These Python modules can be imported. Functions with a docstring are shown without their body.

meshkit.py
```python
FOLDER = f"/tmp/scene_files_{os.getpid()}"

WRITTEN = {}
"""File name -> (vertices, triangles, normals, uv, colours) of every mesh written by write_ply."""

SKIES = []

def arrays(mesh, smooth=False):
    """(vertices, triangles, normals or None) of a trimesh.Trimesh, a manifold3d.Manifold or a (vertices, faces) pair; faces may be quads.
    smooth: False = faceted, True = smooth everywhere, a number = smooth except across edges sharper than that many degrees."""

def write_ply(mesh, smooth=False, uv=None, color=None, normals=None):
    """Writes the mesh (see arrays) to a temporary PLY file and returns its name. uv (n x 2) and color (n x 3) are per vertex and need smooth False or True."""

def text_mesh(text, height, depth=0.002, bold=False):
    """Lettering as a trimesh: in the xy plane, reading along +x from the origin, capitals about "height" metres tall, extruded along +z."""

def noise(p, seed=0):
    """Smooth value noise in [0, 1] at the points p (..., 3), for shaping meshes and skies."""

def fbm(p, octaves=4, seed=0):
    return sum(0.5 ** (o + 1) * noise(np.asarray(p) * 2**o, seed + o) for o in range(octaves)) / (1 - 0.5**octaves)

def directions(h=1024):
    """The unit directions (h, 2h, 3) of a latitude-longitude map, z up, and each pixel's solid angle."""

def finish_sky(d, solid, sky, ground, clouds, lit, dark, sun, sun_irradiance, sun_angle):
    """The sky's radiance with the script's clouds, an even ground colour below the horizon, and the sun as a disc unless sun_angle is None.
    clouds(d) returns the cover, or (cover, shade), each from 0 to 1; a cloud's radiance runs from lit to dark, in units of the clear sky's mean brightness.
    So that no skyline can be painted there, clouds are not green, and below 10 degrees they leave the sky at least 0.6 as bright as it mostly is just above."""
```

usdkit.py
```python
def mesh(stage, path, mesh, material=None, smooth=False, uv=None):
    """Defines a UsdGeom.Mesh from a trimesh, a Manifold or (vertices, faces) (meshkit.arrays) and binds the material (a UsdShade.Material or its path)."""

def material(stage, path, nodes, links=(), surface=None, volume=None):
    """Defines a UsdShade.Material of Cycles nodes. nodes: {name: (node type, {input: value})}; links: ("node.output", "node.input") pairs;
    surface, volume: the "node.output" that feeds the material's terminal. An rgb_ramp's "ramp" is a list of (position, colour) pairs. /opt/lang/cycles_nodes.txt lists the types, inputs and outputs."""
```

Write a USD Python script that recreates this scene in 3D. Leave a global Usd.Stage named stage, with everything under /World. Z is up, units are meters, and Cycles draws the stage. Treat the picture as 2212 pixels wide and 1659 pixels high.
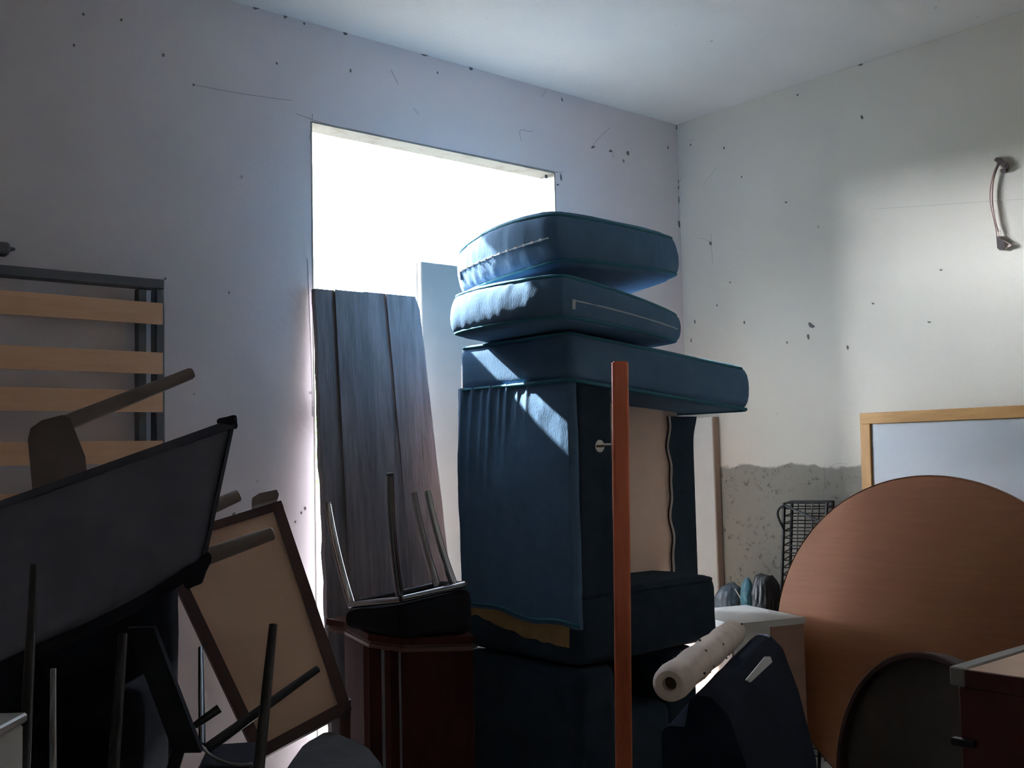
import math, random
import numpy as np
import trimesh, manifold3d, usdkit, meshkit
from manifold3d import Manifold
from shapely.geometry import Polygon, box as sbox
from pxr import Usd, UsdGeom, UsdLux, UsdShade, Gf, Sdf

stage = Usd.Stage.CreateInMemory()
UsdGeom.SetStageUpAxis(stage, 'Z')
UsdGeom.SetStageMetersPerUnit(stage, 1.0)
UsdGeom.Xform.Define(stage, '/World')
V = lambda *a: np.array(a, float)

# ------------------------------------------------------------------ camera, sky, sun, exposure
EYE = V(0, 0, 1.15)
FPX = 2291.5
YAW, PITCH, ROLL = map(math.radians, (40.383, 3.868, -1.319))
_c, _s = math.cos(YAW), math.sin(YAW)
FW = V(_s * math.cos(PITCH), _c * math.cos(PITCH), math.sin(PITCH))
_rt = V(_c, -_s, 0); _up = np.cross(_rt, FW)
RT = _rt * math.cos(ROLL) + _up * math.sin(ROLL)
UP = _up * math.cos(ROLL) - _rt * math.sin(ROLL)
cam = UsdGeom.Camera.Define(stage, '/World/camera')
cam.CreateHorizontalApertureAttr(36.0)
cam.CreateVerticalApertureAttr(27.0)
cam.CreateFocalLengthAttr(36.0 * FPX / 2212)
cam.CreateClippingRangeAttr(Gf.Vec2f(0.05, 1000))
cam.AddTransformOp().Set(Gf.Matrix4d(*RT, 0, *UP, 0, *(-FW), 0, *EYE, 1))
cam.CreateExposureAttr(3.74)
SKY_LOW, SKY_MID, SKY_TOP = (7.4, 8.1, 9.0), (1.6, 1.85, 2.15), (0.4, 0.5, 0.65)
sky = UsdLux.DomeLight.Define(stage, '/World/sky')
sky.CreateIntensityAttr(1.0)
sky.CreateColorAttr(Gf.Vec3f(1, 1, 1))
# a hazy bright sky: whitest and brightest in the haze low down, bluer and dimmer overhead
_hz = usdkit.material(stage, '/World/Looks/hazy_sky', {
    'tc': ('texture_coordinate', {}), 'sx': ('separate_xyz', {}),
    'r': ('rgb_ramp', {'ramp': [(0.0, SKY_LOW), (0.12, SKY_LOW), (0.32, SKY_MID), (1.0, SKY_TOP)]}), 'b': ('background_shader', {'strength': 1.0})},
    [('tc.generated', 'sx.vector'), ('sx.z', 'r.fac'), ('r.color', 'b.color')], surface='b.background')
UsdShade.MaterialBindingAPI.Apply(sky.GetPrim()).Bind(_hz)
SUN = V(0.20, -1.0, -0.74)
sun = UsdLux.DistantLight.Define(stage, '/World/sun')
sun.CreateAngleAttr(1.2)
sun.CreateIntensityAttr(0.85)
sun.CreateNormalizeAttr(True)
sun.CreateColorAttr(Gf.Vec3f(0.95, 1.0, 1.02))
_z = -SUN / np.linalg.norm(SUN); _x = np.cross([0, 0, 1], _z); _x /= np.linalg.norm(_x); _y = np.cross(_z, _x)
sun.AddTransformOp().Set(Gf.Matrix4d(*_x, 0, *_y, 0, *_z, 0, 0, 0, 6, 1))

def ray(px, py): return FW + RT * (px - 1106) / FPX + UP * (829.5 - py) / FPX
def at(px, py, d): return EYE + ray(px, py) * d                       # a point of the room, at a depth in metres
def onp(px, py, ax, val):
    d = ray(px, py); return EYE + d * ((val - EYE[ax]) / d[ax])

# ------------------------------------------------------------------ naming and tagging
used = {}
def path_of(name, parent):
    base = ('/World' if parent is None else str(parent.GetPath())) + '/' + name
    n = used.get(base, -1) + 1; used[base] = n
    return base if n == 0 else '%s_%03d' % (base, n)
def keys(p, **k):
    for a, b in k.items():
        if b: p.SetCustomDataByKey(a, b)
    return p
def thing(name, label, category, group=None):
    return keys(UsdGeom.Xform.Define(stage, path_of(name, None)).GetPrim(), label=label, category=category, group=group)
def obj(name, mesh, mat, parent=None, smooth=False, **k):
    return keys(usdkit.mesh(stage, path_of(name, parent), mesh, M[mat], smooth=smooth).GetPrim(), **k)

# ------------------------------------------------------------------ shape helpers
def tm(m):
    if isinstance(m, Manifold):
        x = m.to_mesh(); return trimesh.Trimesh(x.vert_properties[:, :3], x.tri_verts, process=False)
    return m
def join(*ms): return trimesh.util.concatenate([tm(m) for m in ms])
def unit(v): v = np.asarray(v, float); return v / np.linalg.norm(v)
def frame(o, ex, ez=(0, 0, 1)):
    ex = unit(ex); ez = np.asarray(ez, float); ez = unit(ez - ex * (ez @ ex)); ey = np.cross(ez, ex)
    T = np.eye(4); T[:3, 0], T[:3, 1], T[:3, 2], T[:3, 3] = ex, ey, ez, o
    return T
def put(m, T): m = tm(m).copy(); m.apply_transform(T); return m
def hull(pts): return trimesh.convex.convex_hull(np.asarray(pts, float))
def cbox(lo, hi, c=0.004):
    """A box from lo to hi with chamfered edges."""
    lo, hi = np.asarray(lo, float), np.asarray(hi, float); c = min(c, (hi - lo).min() * 0.45); P = []
    for i in range(8):
        k = [(i >> j) & 1 for j in range(3)]
        p = np.where(k, hi, lo); s = np.where(k, -1, 1) * c
        for j in range(3):
            q = p + s; q[j] = p[j]; P.append(q)
    return hull(P)
def rbox(lo, hi, r, seg=16):
    """A box with round edges."""
    lo, hi = np.asarray(lo, float), np.asarray(hi, float)
    return Manifold.batch_hull([Manifold.sphere(r, seg).translate([(hi if (i >> j) & 1 else lo)[j] + (-r if (i >> j) & 1 else r) for j in range(3)]) for i in range(8)])
def soft(m, size=0.02, amp=0.004, freq=9.0, seed=0, rounds=4):
    m = tm(m.refine_to_length(size)) if isinstance(m, Manifold) else m
    m = trimesh.Trimesh(m.vertices, m.faces, process=True)
    trimesh.smoothing.filter_taubin(m, iterations=rounds)
    n = np.array(m.vertex_normals)
    m.vertices = m.vertices + n * ((meshkit.fbm(m.vertices * freq + 50, 3, seed) - 0.5) * 2 * amp)[:, None]
    return m
def tube(pts, r, n=10, closed=False):
    pts = np.asarray(pts, float); r = np.broadcast_to(r, len(pts)).astype(float); N = len(pts)
    tan = np.gradient(pts, axis=0) if not closed else np.roll(pts, -1, 0) - np.roll(pts, 1, 0)
    tan /= np.linalg.norm(tan, axis=1)[:, None]
    a = np.cross(tan[0], [0.31, 0.2, 0.93]); a = unit(a); vs = []
    for i in range(N):
        a = unit(a - tan[i] * (a @ tan[i])); b = np.cross(tan[i], a)
        t = np.arange(n) / n * 2 * np.pi
        vs.append(pts[i] + r[i] * (np.cos(t)[:, None] * a + np.sin(t)[:, None] * b))
    v = np.vstack(vs); f = []
    for i in range(N if closed else N - 1):
        j = (i + 1) % N
        for k in range(n):
            l = (k + 1) % n
            f += [[i * n + k, i * n + l, j * n + l], [i * n + k, j * n + l, j * n + k]]
    if not closed:
        v = np.vstack([v, pts[0], pts[-1]])
        for k in range(n):
            l = (k + 1) % n
            f += [[len(v) - 2, l, k], [len(v) - 1, (N - 1) * n + k, (N - 1) * n + l]]
    return trimesh.Trimesh(v, f, process=False)
def curve(pts, n=24):
    from scipy.interpolate import CubicSpline
    pts = np.asarray(pts, float); t = np.r_[0, np.cumsum(np.linalg.norm(np.diff(pts, axis=0), axis=1))]
    return CubicSpline(t, pts)(np.linspace(0, t[-1], n))
def bar(a, b, w, h, up=(0, 0, 1), c=0.002):
    """A straight bar of section w x h from a to b."""
    a, b = np.asarray(a, float), np.asarray(b, float); L = np.linalg.norm(b - a)
    return put(cbox([0, -w / 2, -h / 2], [L, w / 2, h / 2], c), frame(a, b - a, up))
def prism(poly, z0, z1): return put(trimesh.creation.extrude_polygon(poly, z1 - z0, engine='earcut'), trimesh.transformations.translation_matrix([0, 0, z0]))
def slab(P, Q, R, S, thick, n=24, bulge=None):
    """A cushion-like slab: its face is the patch P Q R S (counter-clockwise from the front); thickness goes behind it; bulge(u, v) moves the face."""
    P, Q, R, S = (np.asarray(x, float) for x in (P, Q, R, S)); nr = unit(np.cross(Q - P, S - P))
    u, v = np.meshgrid(np.linspace(0, 1, n), np.linspace(0, 1, n), indexing='ij')
    base = ((1 - u) * (1 - v))[..., None] * P + (u * (1 - v))[..., None] * Q + (u * v)[..., None] * R + ((1 - u) * v)[..., None] * S
    edge = np.minimum(1, np.minimum(np.minimum(u, 1 - u), np.minimum(v, 1 - v)) / 0.08)
    rnd = np.sqrt(np.maximum(0, 1 - (1 - edge) ** 2))
    front = base + nr * (-(1 - rnd) * thick * 0.35 + (bulge(u, v) if bulge else 0) * rnd)[..., None]
    back = base - nr * thick
    v_ = np.vstack([front.reshape(-1, 3), back.reshape(-1, 3)]); f = []; g = lambda i, j, k=0: k * n * n + i * n + j
    for i in range(n - 1):
        for j in range(n - 1):
            a, b, c, d = g(i, j), g(i + 1, j), g(i + 1, j + 1), g(i, j + 1); o = n * n
            f += [[a, b, c], [a, c, d], [a + o, c + o, b + o], [a + o, d + o, c + o]]
    rim = [(i, 0) for i in range(n)] + [(n - 1, j) for j in range(1, n)] + [(i, n - 1) for i in range(n - 2, -1, -1)] + [(0, j) for j in range(n - 2, 0, -1)]
    for k in range(len(rim)):
        a, b = g(*rim[k]), g(*rim[(k + 1) % len(rim)]); f += [[a, a + n * n, b + n * n], [a, b + n * n, b]]
    return trimesh.Trimesh(v_, f, process=False)

# ------------------------------------------------------------------ materials
M = {}
def mat(name, color, rough=0.6, metal=0.0, var=None, scale=8.0, stretch=(1, 1, 1), bump=0.0, bscale=300.0, bstretch=(1, 1, 1), coat=0.0, spec=None, detail=5.0, ramp=(0.3, 0.7)):
    """Colour that wanders between color and var by noise (stretched for grain), with fine relief."""
    p = {'base_color': color, 'roughness': rough, 'metallic': metal}
    if spec is not None: p['specular_ior_level'] = spec
    if coat: p['coat_weight'] = coat; p['coat_roughness'] = 0.38
    nodes = {'p': ('principled_bsdf', p)}; links = []
    if var is not None or bump:
        nodes['tc'] = ('texture_coordinate', {})
    if var is not None:
        nodes.update({'mp': ('mapping', {'scale': stretch}), 'n': ('noise_texture', {'scale': scale, 'detail': detail, 'roughness': 0.6}), 'r': ('rgb_ramp', {'ramp': [(ramp[0], color), (ramp[1], var)]})})
        links += [('tc.object', 'mp.vector'), ('mp.vector', 'n.vector'), ('n.fac', 'r.fac'), ('r.color', 'p.base_color')]
    if bump:
        nodes.update({'mb': ('mapping', {'scale': bstretch}), 'nb': ('noise_texture', {'scale': bscale, 'detail': 2.0}), 'b': ('bump', {'strength': bump, 'distance': 0.002})})
        links += [('tc.object', 'mb.vector'), ('mb.vector', 'nb.vector'), ('nb.fac', 'b.height'), ('b.normal', 'p.normal')]
    M[name] = usdkit.material(stage, '/World/Looks/' + name, nodes, links, surface='p.BSDF')

def plaster(name, base, dirt, damp=None, blot=0.0):
    """Old painted plaster: faint mottling, tiny specks, on the damp wall a dirty band below a ragged tide line."""
    nodes = {'p': ('principled_bsdf', {'roughness': 0.85, 'specular_ior_level': 0.2}), 'g': ('geometry', {}),
             'n1': ('noise_texture', {'scale': 1.7, 'detail': 6.0, 'roughness': 0.65}), 'r1': ('rgb_ramp', {'ramp': [(0.3, [c * 0.93 for c in base]), (0.7, base)]}),
             'v': ('voronoi_texture', {'scale': 9.0, 'randomness': 1.0}), 'rv': ('rgb_ramp', {'ramp': [(0.0, (1, 1, 1)), (0.035, (1, 1, 1)), (0.06, (0, 0, 0)), (1, (0, 0, 0))]}),
             'n2': ('noise_texture', {'scale': 2.3, 'detail': 3.0}), 'r2': ('rgb_ramp', {'ramp': [(0.52, (0, 0, 0)), (0.62, (1, 1, 1))]}),
             'mm': ('math', {'math_type': 'multiply'}), 'mk': ('math', {'math_type': 'multiply', 'value2': 0.7}),
             'mx': ('mix', {'mix_type': 'mix', 'color2': dirt}),
             'nb': ('noise_texture', {'scale': 60.0, 'detail': 4.0}), 'b': ('bump', {'strength': 0.25, 'distance': 0.003})}
    links = [('g.position', x + '.vector') for x in ('n1', 'v', 'n2', 'nb')] + [
        ('n1.fac', 'r1.fac'), ('v.distance', 'rv.fac'), ('n2.fac', 'r2.fac'), ('rv.color', 'mm.value1'), ('r2.color', 'mm.value2'), ('mm.value', 'mk.value1'),
        ('mk.value', 'mx.fac'), ('r1.color', 'mx.color1'), ('nb.fac', 'b.height'), ('b.normal', 'p.normal')]
    last = 'mx.color'
    if damp:
        z, col, mould = damp
        nodes.update({'sx': ('separate_xyz', {}), 'nt': ('noise_texture', {'scale': 5.0, 'detail': 5.0}), 'nm': ('math', {'math_type': 'multiply_add', 'value2': 0.16, 'value3': z - 0.08}),
                      'lt': ('math', {'math_type': 'subtract'}), 'sc': ('math', {'math_type': 'multiply', 'value2': 90.0, 'use_clamp': True}),
                      'k': ('math', {'math_type': 'multiply', 'value2': 0.75}), 'md': ('mix', {'mix_type': 'mix', 'color2': col}),
                      'v2': ('noise_texture', {'scale': 38.0, 'detail': 6.0, 'roughness': 0.7}), 'rv2': ('rgb_ramp', {'ramp': [(0.0, (0, 0, 0)), (0.54, (0, 0, 0)), (0.66, (1, 1, 1)), (1, (1, 1, 1))]}),
                      'n3': ('noise_texture', {'scale': 6.0, 'detail': 4.0}), 'r3': ('rgb_ramp', {'ramp': [(0.40, (0, 0, 0)), (0.58, (1, 1, 1))]}),
                      'm3': ('math', {'math_type': 'multiply'}), 'm4': ('math', {'math_type': 'multiply'}), 'mo': ('mix', {'mix_type': 'mix', 'color2': mould})})
        links += [('g.position', 'sx.vector'), ('g.position', 'nt.vector'), ('nt.fac', 'nm.value1'), ('nm.value', 'lt.value1'), ('sx.z', 'lt.value2'), ('lt.value', 'sc.value1'),
                  ('sc.value', 'k.value1'), ('k.value', 'md.fac'), (last, 'md.color1'), ('g.position', 'v2.vector'), ('v2.fac', 'rv2.fac'), ('g.position', 'n3.vector'), ('n3.fac', 'r3.fac'),
                  ('rv2.color', 'm3.value1'), ('r3.color', 'm3.value2'), ('m3.value', 'm4.value1'), ('sc.value', 'm4.value2'), ('m4.value', 'mo.fac'), ('md.color', 'mo.color1')]
        last = 'mo.color'
    links.append((last, 'p.base_color'))
    M[name] = usdkit.material(stage, '/World/Looks/' + name, nodes, links, surface='p.BSDF')
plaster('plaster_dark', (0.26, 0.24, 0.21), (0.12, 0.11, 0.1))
plaster('plaster_cream', (0.84, 0.80, 0.72), (0.22, 0.2, 0.2))
plaster('plaster_grey', (0.80, 0.715, 0.71), (0.22, 0.2, 0.2))
plaster('plaster_warm', (0.75, 0.70, 0.61), (0.25, 0.22, 0.2), damp=(1.09, (0.17, 0.158, 0.13), (0.11, 0.10, 0.09)))
plaster('plaster_white', (0.77, 0.735, 0.69), (0.3, 0.28, 0.27))
mat('concrete', (0.50, 0.45, 0.38), 0.9, var=(0.42, 0.37, 0.31), scale=6)
mat('dimmed_concrete', (0.105, 0.10, 0.085), 0.9, var=(0.075, 0.072, 0.06), scale=3)
mat('unseen_dark_stone', (0.055, 0.052, 0.045), 0.95, var=(0.035, 0.034, 0.03), scale=7)  # for the unseen outer wall, dark so it throws little light indoors
mat('dirt', (0.17, 0.155, 0.15), 0.95)
mat('cobweb', (0.36, 0.35, 0.35), 0.95)
mat('charcoal_hem', (0.07, 0.07, 0.092), 0.95)
mat('far_green', (0.06, 0.09, 0.035), 0.95, var=(0.035, 0.055, 0.02), scale=.6)
mat('jamb_paint', (0.30, 0.275, 0.235), 0.8, var=(0.20, 0.165, 0.125), scale=14, ramp=(0.5, 0.8), bump=0.3, bscale=60)
mat('teal_cloth', (0.082, 0.162, 0.265), 0.9, var=(0.10, 0.19, 0.30), scale=14, bump=0.35, bscale=420, bstretch=(1, 1, 0.25), spec=0.25)
mat('teal_piping', (0.035, 0.16, 0.21), 0.8, spec=0.3)
mat('navy_dark', (0.008, 0.012, 0.028), 0.95, var=(0.012, 0.017, 0.035), scale=18, bump=0.3, bscale=420, spec=0.15)
mat('shaded_blue_cloth', (0.018, 0.033, 0.052), 0.95, var=(0.026, 0.045, 0.066), scale=18, bump=0.3, bscale=420, spec=0.2)  # darker copy of the teal cloth, shade put into the colour; tub armchair too
mat('charcoal_cloth', (0.17, 0.165, 0.205), 0.92, var=(0.13, 0.128, 0.16), scale=10, bump=0.3, bscale=350, spec=0.2)
mat('black_cloth', (0.012, 0.012, 0.018), 0.95, var=(0.02, 0.02, 0.028), scale=12, bump=0.3, bscale=350, spec=0.15)
mat('grey_cloth', (0.085, 0.08, 0.085), 0.92, var=(0.06, 0.058, 0.06), scale=25, bump=0.3, bscale=350, spec=0.2)
mat('cream_lining', (0.86, 0.65, 0.53), 0.9, var=(0.78, 0.58, 0.47), scale=6, bump=0.2, bscale=250)
mat('cream_trim', (0.62, 0.56, 0.52), 0.85)
mat('yellow_foam', (0.38, 0.25, 0.10), 0.95, var=(0.28, 0.17, 0.07), scale=30, bump=0.4, bscale=150)
mat('white_foam', (0.88, 0.73, 0.64), 0.9, var=(0.72, 0.58, 0.50), scale=22, bump=0.5, bscale=90)
mat('recess_shade', (0.10, 0.07, 0.03), 0.95)  # dark colour standing in for shade inside the foam hole and bolt slot
mat('zip_tape', (0.42, 0.47, 0.50), 0.6)
mat('red_wood', (0.82, 0.20, 0.09), 0.38, var=(0.68, 0.14, 0.06), scale=9, stretch=(6, 6, 0.6), spec=0.5)
mat('beech', (0.93, 0.56, 0.34), 0.5, var=(0.84, 0.47, 0.27), scale=7, stretch=(0.7, 8, 8))
mat('grey_steel', (0.13, 0.135, 0.15), 0.45, 0.6)
mat('weathered_wood', (0.28, 0.255, 0.265), 0.85, var=(0.15, 0.135, 0.14), scale=9, stretch=(7, 7, 0.35), bump=0.6, bscale=30, bstretch=(6, 6, 0.4), detail=8)
mat('white_paint', (0.66, 0.66, 0.63), 0.6, var=(0.58, 0.58, 0.55), scale=4)
mat('pink_edge', (0.36, 0.26, 0.21), 0.8)
mat('grey_paint', (0.30, 0.30, 0.285), 0.7, var=(0.26, 0.26, 0.245), scale=4)
mat('oxblood', (0.10, 0.017, 0.019), 0.4, var=(0.075, 0.012, 0.014), scale=6, stretch=(5, 5, 0.7))
mat('white_laminate', (0.62, 0.62, 0.60), 0.42, var=(0.56, 0.56, 0.545), scale=5)
mat('brown_laminate', (0.34, 0.20, 0.155), 0.40, var=(0.28, 0.165, 0.125), scale=6, stretch=(1, 1, 6))
mat('cherry', (0.37, 0.14, 0.055), 0.42, var=(0.31, 0.112, 0.044), scale=5, stretch=(1.2, 1.2, 14), coat=1.0, spec=0.7)
mat('cherry_edge', (0.30, 0.13, 0.06), 0.4)
mat('oak', (0.64, 0.36, 0.13), 0.42, var=(0.50, 0.26, 0.085), scale=7, stretch=(6, 1.0, 6))
mat('oak_upright', (0.64, 0.35, 0.125), 0.42, var=(0.50, 0.255, 0.08), scale=7, stretch=(6, 6, 0.8))
mat('whiteboard', (0.66, 0.69, 0.72), 0.3, var=(0.61, 0.64, 0.67), scale=3)
mat('black_plastic', (0.018, 0.018, 0.02), 0.45)
mat('black_bag', (0.012, 0.012, 0.013), 0.45, spec=0.4)
mat('blue_bag', (0.12, 0.17, 0.20), 0.25, var=(0.05, 0.065, 0.085), scale=16, spec=0.6)
mat('teal_bag', (0.10, 0.27, 0.32), 0.3, var=(0.05, 0.13, 0.17), scale=20, spec=0.6)
mat('mahogany', (0.075, 0.021, 0.015), 0.6, var=(0.05, 0.013, 0.010), scale=6, stretch=(5, 5, 0.7), spec=0.12)
mat('mahogany_edge', (0.14, 0.065, 0.05), 0.4)
mat('tan_board', (0.82, 0.52, 0.36), 0.55, var=(0.74, 0.46, 0.31), scale=5, stretch=(1, 1, 3))
mat('dark_brown', (0.085, 0.036, 0.032), 0.45, var=(0.06, 0.025, 0.022), scale=8)
mat('leg_wood', (0.24, 0.18, 0.15), 0.6, var=(0.17, 0.13, 0.11), scale=10)
mat('grey_brown', (0.10, 0.085, 0.065), 0.7, var=(0.08, 0.066, 0.052), scale=20)
mat('grey_trim', (0.26, 0.23, 0.21), 0.45)
mat('chrome', (0.36, 0.36, 0.38), 0.16, 1.0)
mat('black_metal', (0.045, 0.042, 0.045), 0.25, 0.7)
mat('steel', (0.5, 0.5, 0.48), 0.35, 0.9)
mat('cable', (0.60, 0.44, 0.40), 0.55)
mat('cable_dark', (0.05, 0.028, 0.028), 0.5)
mat('label_paper', (0.62, 0.62, 0.66), 0.5)
mat('pale_board', (0.46, 0.43, 0.40), 0.7, var=(0.38, 0.35, 0.32), scale=5)
mat('leaf', (0.10, 0.22, 0.05), 0.6)
mat('bark', (0.12, 0.09, 0.06), 0.9)

# ------------------------------------------------------------------ the room
XR, YB, ZC = 3.478, 2.951, 2.561            # right wall, back wall, ceiling
XL, YF = -1.6, -2.4
DX0, DX1, DZ = 1.688, 2.752, 2.236          # the doorway
TW = 0.085
S = dict(kind='structure')
obj('floor', cbox([XL - .2, YF - .2, -0.1], [XR + .2, YB + TW, 0.0], 0.001), 'concrete', **S)
obj('ceiling', cbox([XL - .2, YF - .2, ZC], [XR + .2, YB + TW, ZC + 0.15], 0.001), 'plaster_white', **S)
ring = Polygon([(XL - .2, 0), (DX0, 0), (DX0, DZ), (DX1, DZ), (DX1, 0), (XR + .2, 0), (XR + .2, ZC), (XL - .2, ZC)])
wb = trimesh.creation.extrude_polygon(ring, TW, engine='earcut')
wb.vertices = wb.vertices[:, [0, 2, 1]] * [1, 1, 1] + [0, YB, 0]; wb.invert()
wall_back = obj('wall_back', wb, 'plaster_grey', **S)
wall_right = obj('wall_right', cbox([XR, YF, 0], [XR + .15, YB, ZC], 0.001), 'plaster_warm', **S)
obj('wall_left', cbox([XL - .15, YF, 0], [XL, YB, ZC], 0.001), 'plaster_dark', **S)  # out of view, kept dark so it bounces little light to the right wall
obj('wall_front', cbox([XL, YF - .15, 0], [XR, YF, ZC], 0.001), 'plaster_cream', **S)  # out of view behind the camera, kept bright to bounce light onto the back wall
# lining of the doorway: a thin painted coat on the head and both jambs
e = 0.004
obj('trim_1', cbox([DX0 + e, YB - .001, DZ - e], [DX1 - e, YB + TW + .003, DZ + .002], .001), 'jamb_paint', **S)
obj('trim_2', cbox([DX0 - .002, YB - .001, 0], [DX0 + e, YB + TW + .003, DZ], .001), 'jamb_paint', **S)
obj('trim_3', cbox([DX1 - e, YB - .001, 0], [DX1 + .002, YB + TW + .003, DZ], .001), 'jamb_paint', **S)
obj('ground', cbox([-60, YB + TW, -0.12], [60, 90, -0.02], 0.001), 'dimmed_concrete', **S)  # out of view, toned dark to limit the light bounced indoors

# dirt, flakes and cobwebs on the walls (uncountable: one part for each wall)
rng = np.random.default_rng(4)
def speck(p, n, w, h, ang):
    t = 0.0015
    s = trimesh.creation.icosphere(1, 1.0); s.vertices *= 1 + rng.uniform(-.3, .3, (len(s.vertices), 1))
    s.vertices *= [w / 2, t, h / 2]
    c, q = math.cos(ang), math.sin(ang); R = np.eye(4); R[0, 0], R[0, 2], R[2, 0], R[2, 2] = c, q, -q, c
    s.apply_transform(R)
    ex = np.cross(n, [0, 0, 1.]); T = np.eye(4); T[:3, 0], T[:3, 1], T[:3, 2], T[:3, 3] = ex, n, [0, 0, 1], p
    s.apply_transform(T); return s
def thread(pts, ax, val, r=0.00045):
    P = [onp(x, y, ax, val) for x, y in pts]
    return tube(curve(P, 10) if len(P) > 2 else P, r, 5)
bs, rs, bt_, rt_ = [], [], [], []
nb, nr = V(0, -1, 0), V(-1, 0, 0)
for (x, y, w, h, a) in [(554, 16, 16, 10, .3), (616, 35, 12, 9, .6), (657, 51, 6, 6, 0), (746, 72, 12, 8, .3), (918, 118, 20, 8, .25), (1017, 147, 12, 12, 0), (945, 157, 5, 6, 0), (757, 153, 6, 8, 0), (262, 43, 6, 6, 0), (180, 31, 6, 6, 0), (160, 98, 5, 7, 0),
                        (353, 119, 6, 9, .2), (598, 137, 5, 7, 0), (418, 183, 6, 6, 0), (1212, 193, 7, 6, 0), (1214, 215, 5, 10, .4), (1356, 331, 9, 11, 0), (1347, 348, 5, 9, .3), (1319, 326, 12, 6, .3), (1281, 318, 14, 5, .4), (1443, 319, 5, 9, 0),
                        (1466, 392, 5, 10, 0), (1466, 405, 5, 8, 0), (1467, 432, 6, 18, 0), (1467, 484, 7, 20, 0), (1463, 276, 11, 12, 0), (1476, 268, 6, 6, 0), (1212, 383, 6, 18, .2), (1205, 399, 10, 5, .1), (357, 602, 6, 6, 0), (495, 632, 5, 6, 0),
                        (659, 1098, 7, 9, .4), (651, 1108, 5, 8, 0), (638, 1127, 5, 5, 0), (505, 1110, 10, 5, .6), (1180, 381, 9, 9, 0)]:
    p = onp(x, y, 1, YB); k = np.linalg.norm(p - EYE) / FPX; bs.append(speck(p, nb, w * k * .85, h * k * .85, a))
for l in [[(676, 246), (669, 300)], [(640, 245), (668, 256), (760, 279)], [(760, 279), (900, 309), (1060, 342), (1205, 372)], [(1276, 320), (1300, 292), (1318, 276)], [(1126, 305), (1128, 280), (1148, 284), (1152, 281)],
          [(418, 183), (520, 202), (632, 217)], [(845, 150), (860, 182)], [(893, 233), (905, 248)], [(664, 560), (670, 700), (676, 900)], [(1322, 325), (1326, 340)], [(1200, 372), (1215, 372)], [(1170, 210), (1180, 195)]]:
    bt_.append(thread(l, 1, YB - .0005, .0009))
obj('dirt_specks', join(*bs), 'dirt', wall_back, kind='stuff')
obj('cobweb', join(*bt_), 'cobweb', wall_back, kind='stuff')
for (x, y, w, h, a) in [(1857, 139, 18, 6, -.35), (1862, 253, 7, 10, .3), (1753, 703, 20, 9, -.7), (1746, 728, 6, 14, .2), (1831, 751, 6, 10, 0), (1886, 656, 8, 4, -.3), (2007, 696, 9, 4, -.2), (1698, 437, 8, 4, -.4), (1564, 320, 5, 6, 0), (1602, 382, 4, 5, 0),
                        (1535, 526, 8, 10, 0), (1501, 695, 4, 9, .2), (1493, 735, 4, 12, 0), (1608, 697, 5, 9, 0), (2033, 583, 7, 4, 0), (1549, 660, 5, 5, 0), (1700, 740, 4, 6, 0), (1577, 610, 5, 4, 0), (1492, 313, 5, 5, 0), (1774, 165, 6, 4, 0), (1723, 205, 6, 5, 0)]:
    p = onp(x, y, 0, XR); k = np.linalg.norm(p - EYE) / FPX; rs.append(speck(p, nr, w * k * .85, h * k * .85, a))
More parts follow.
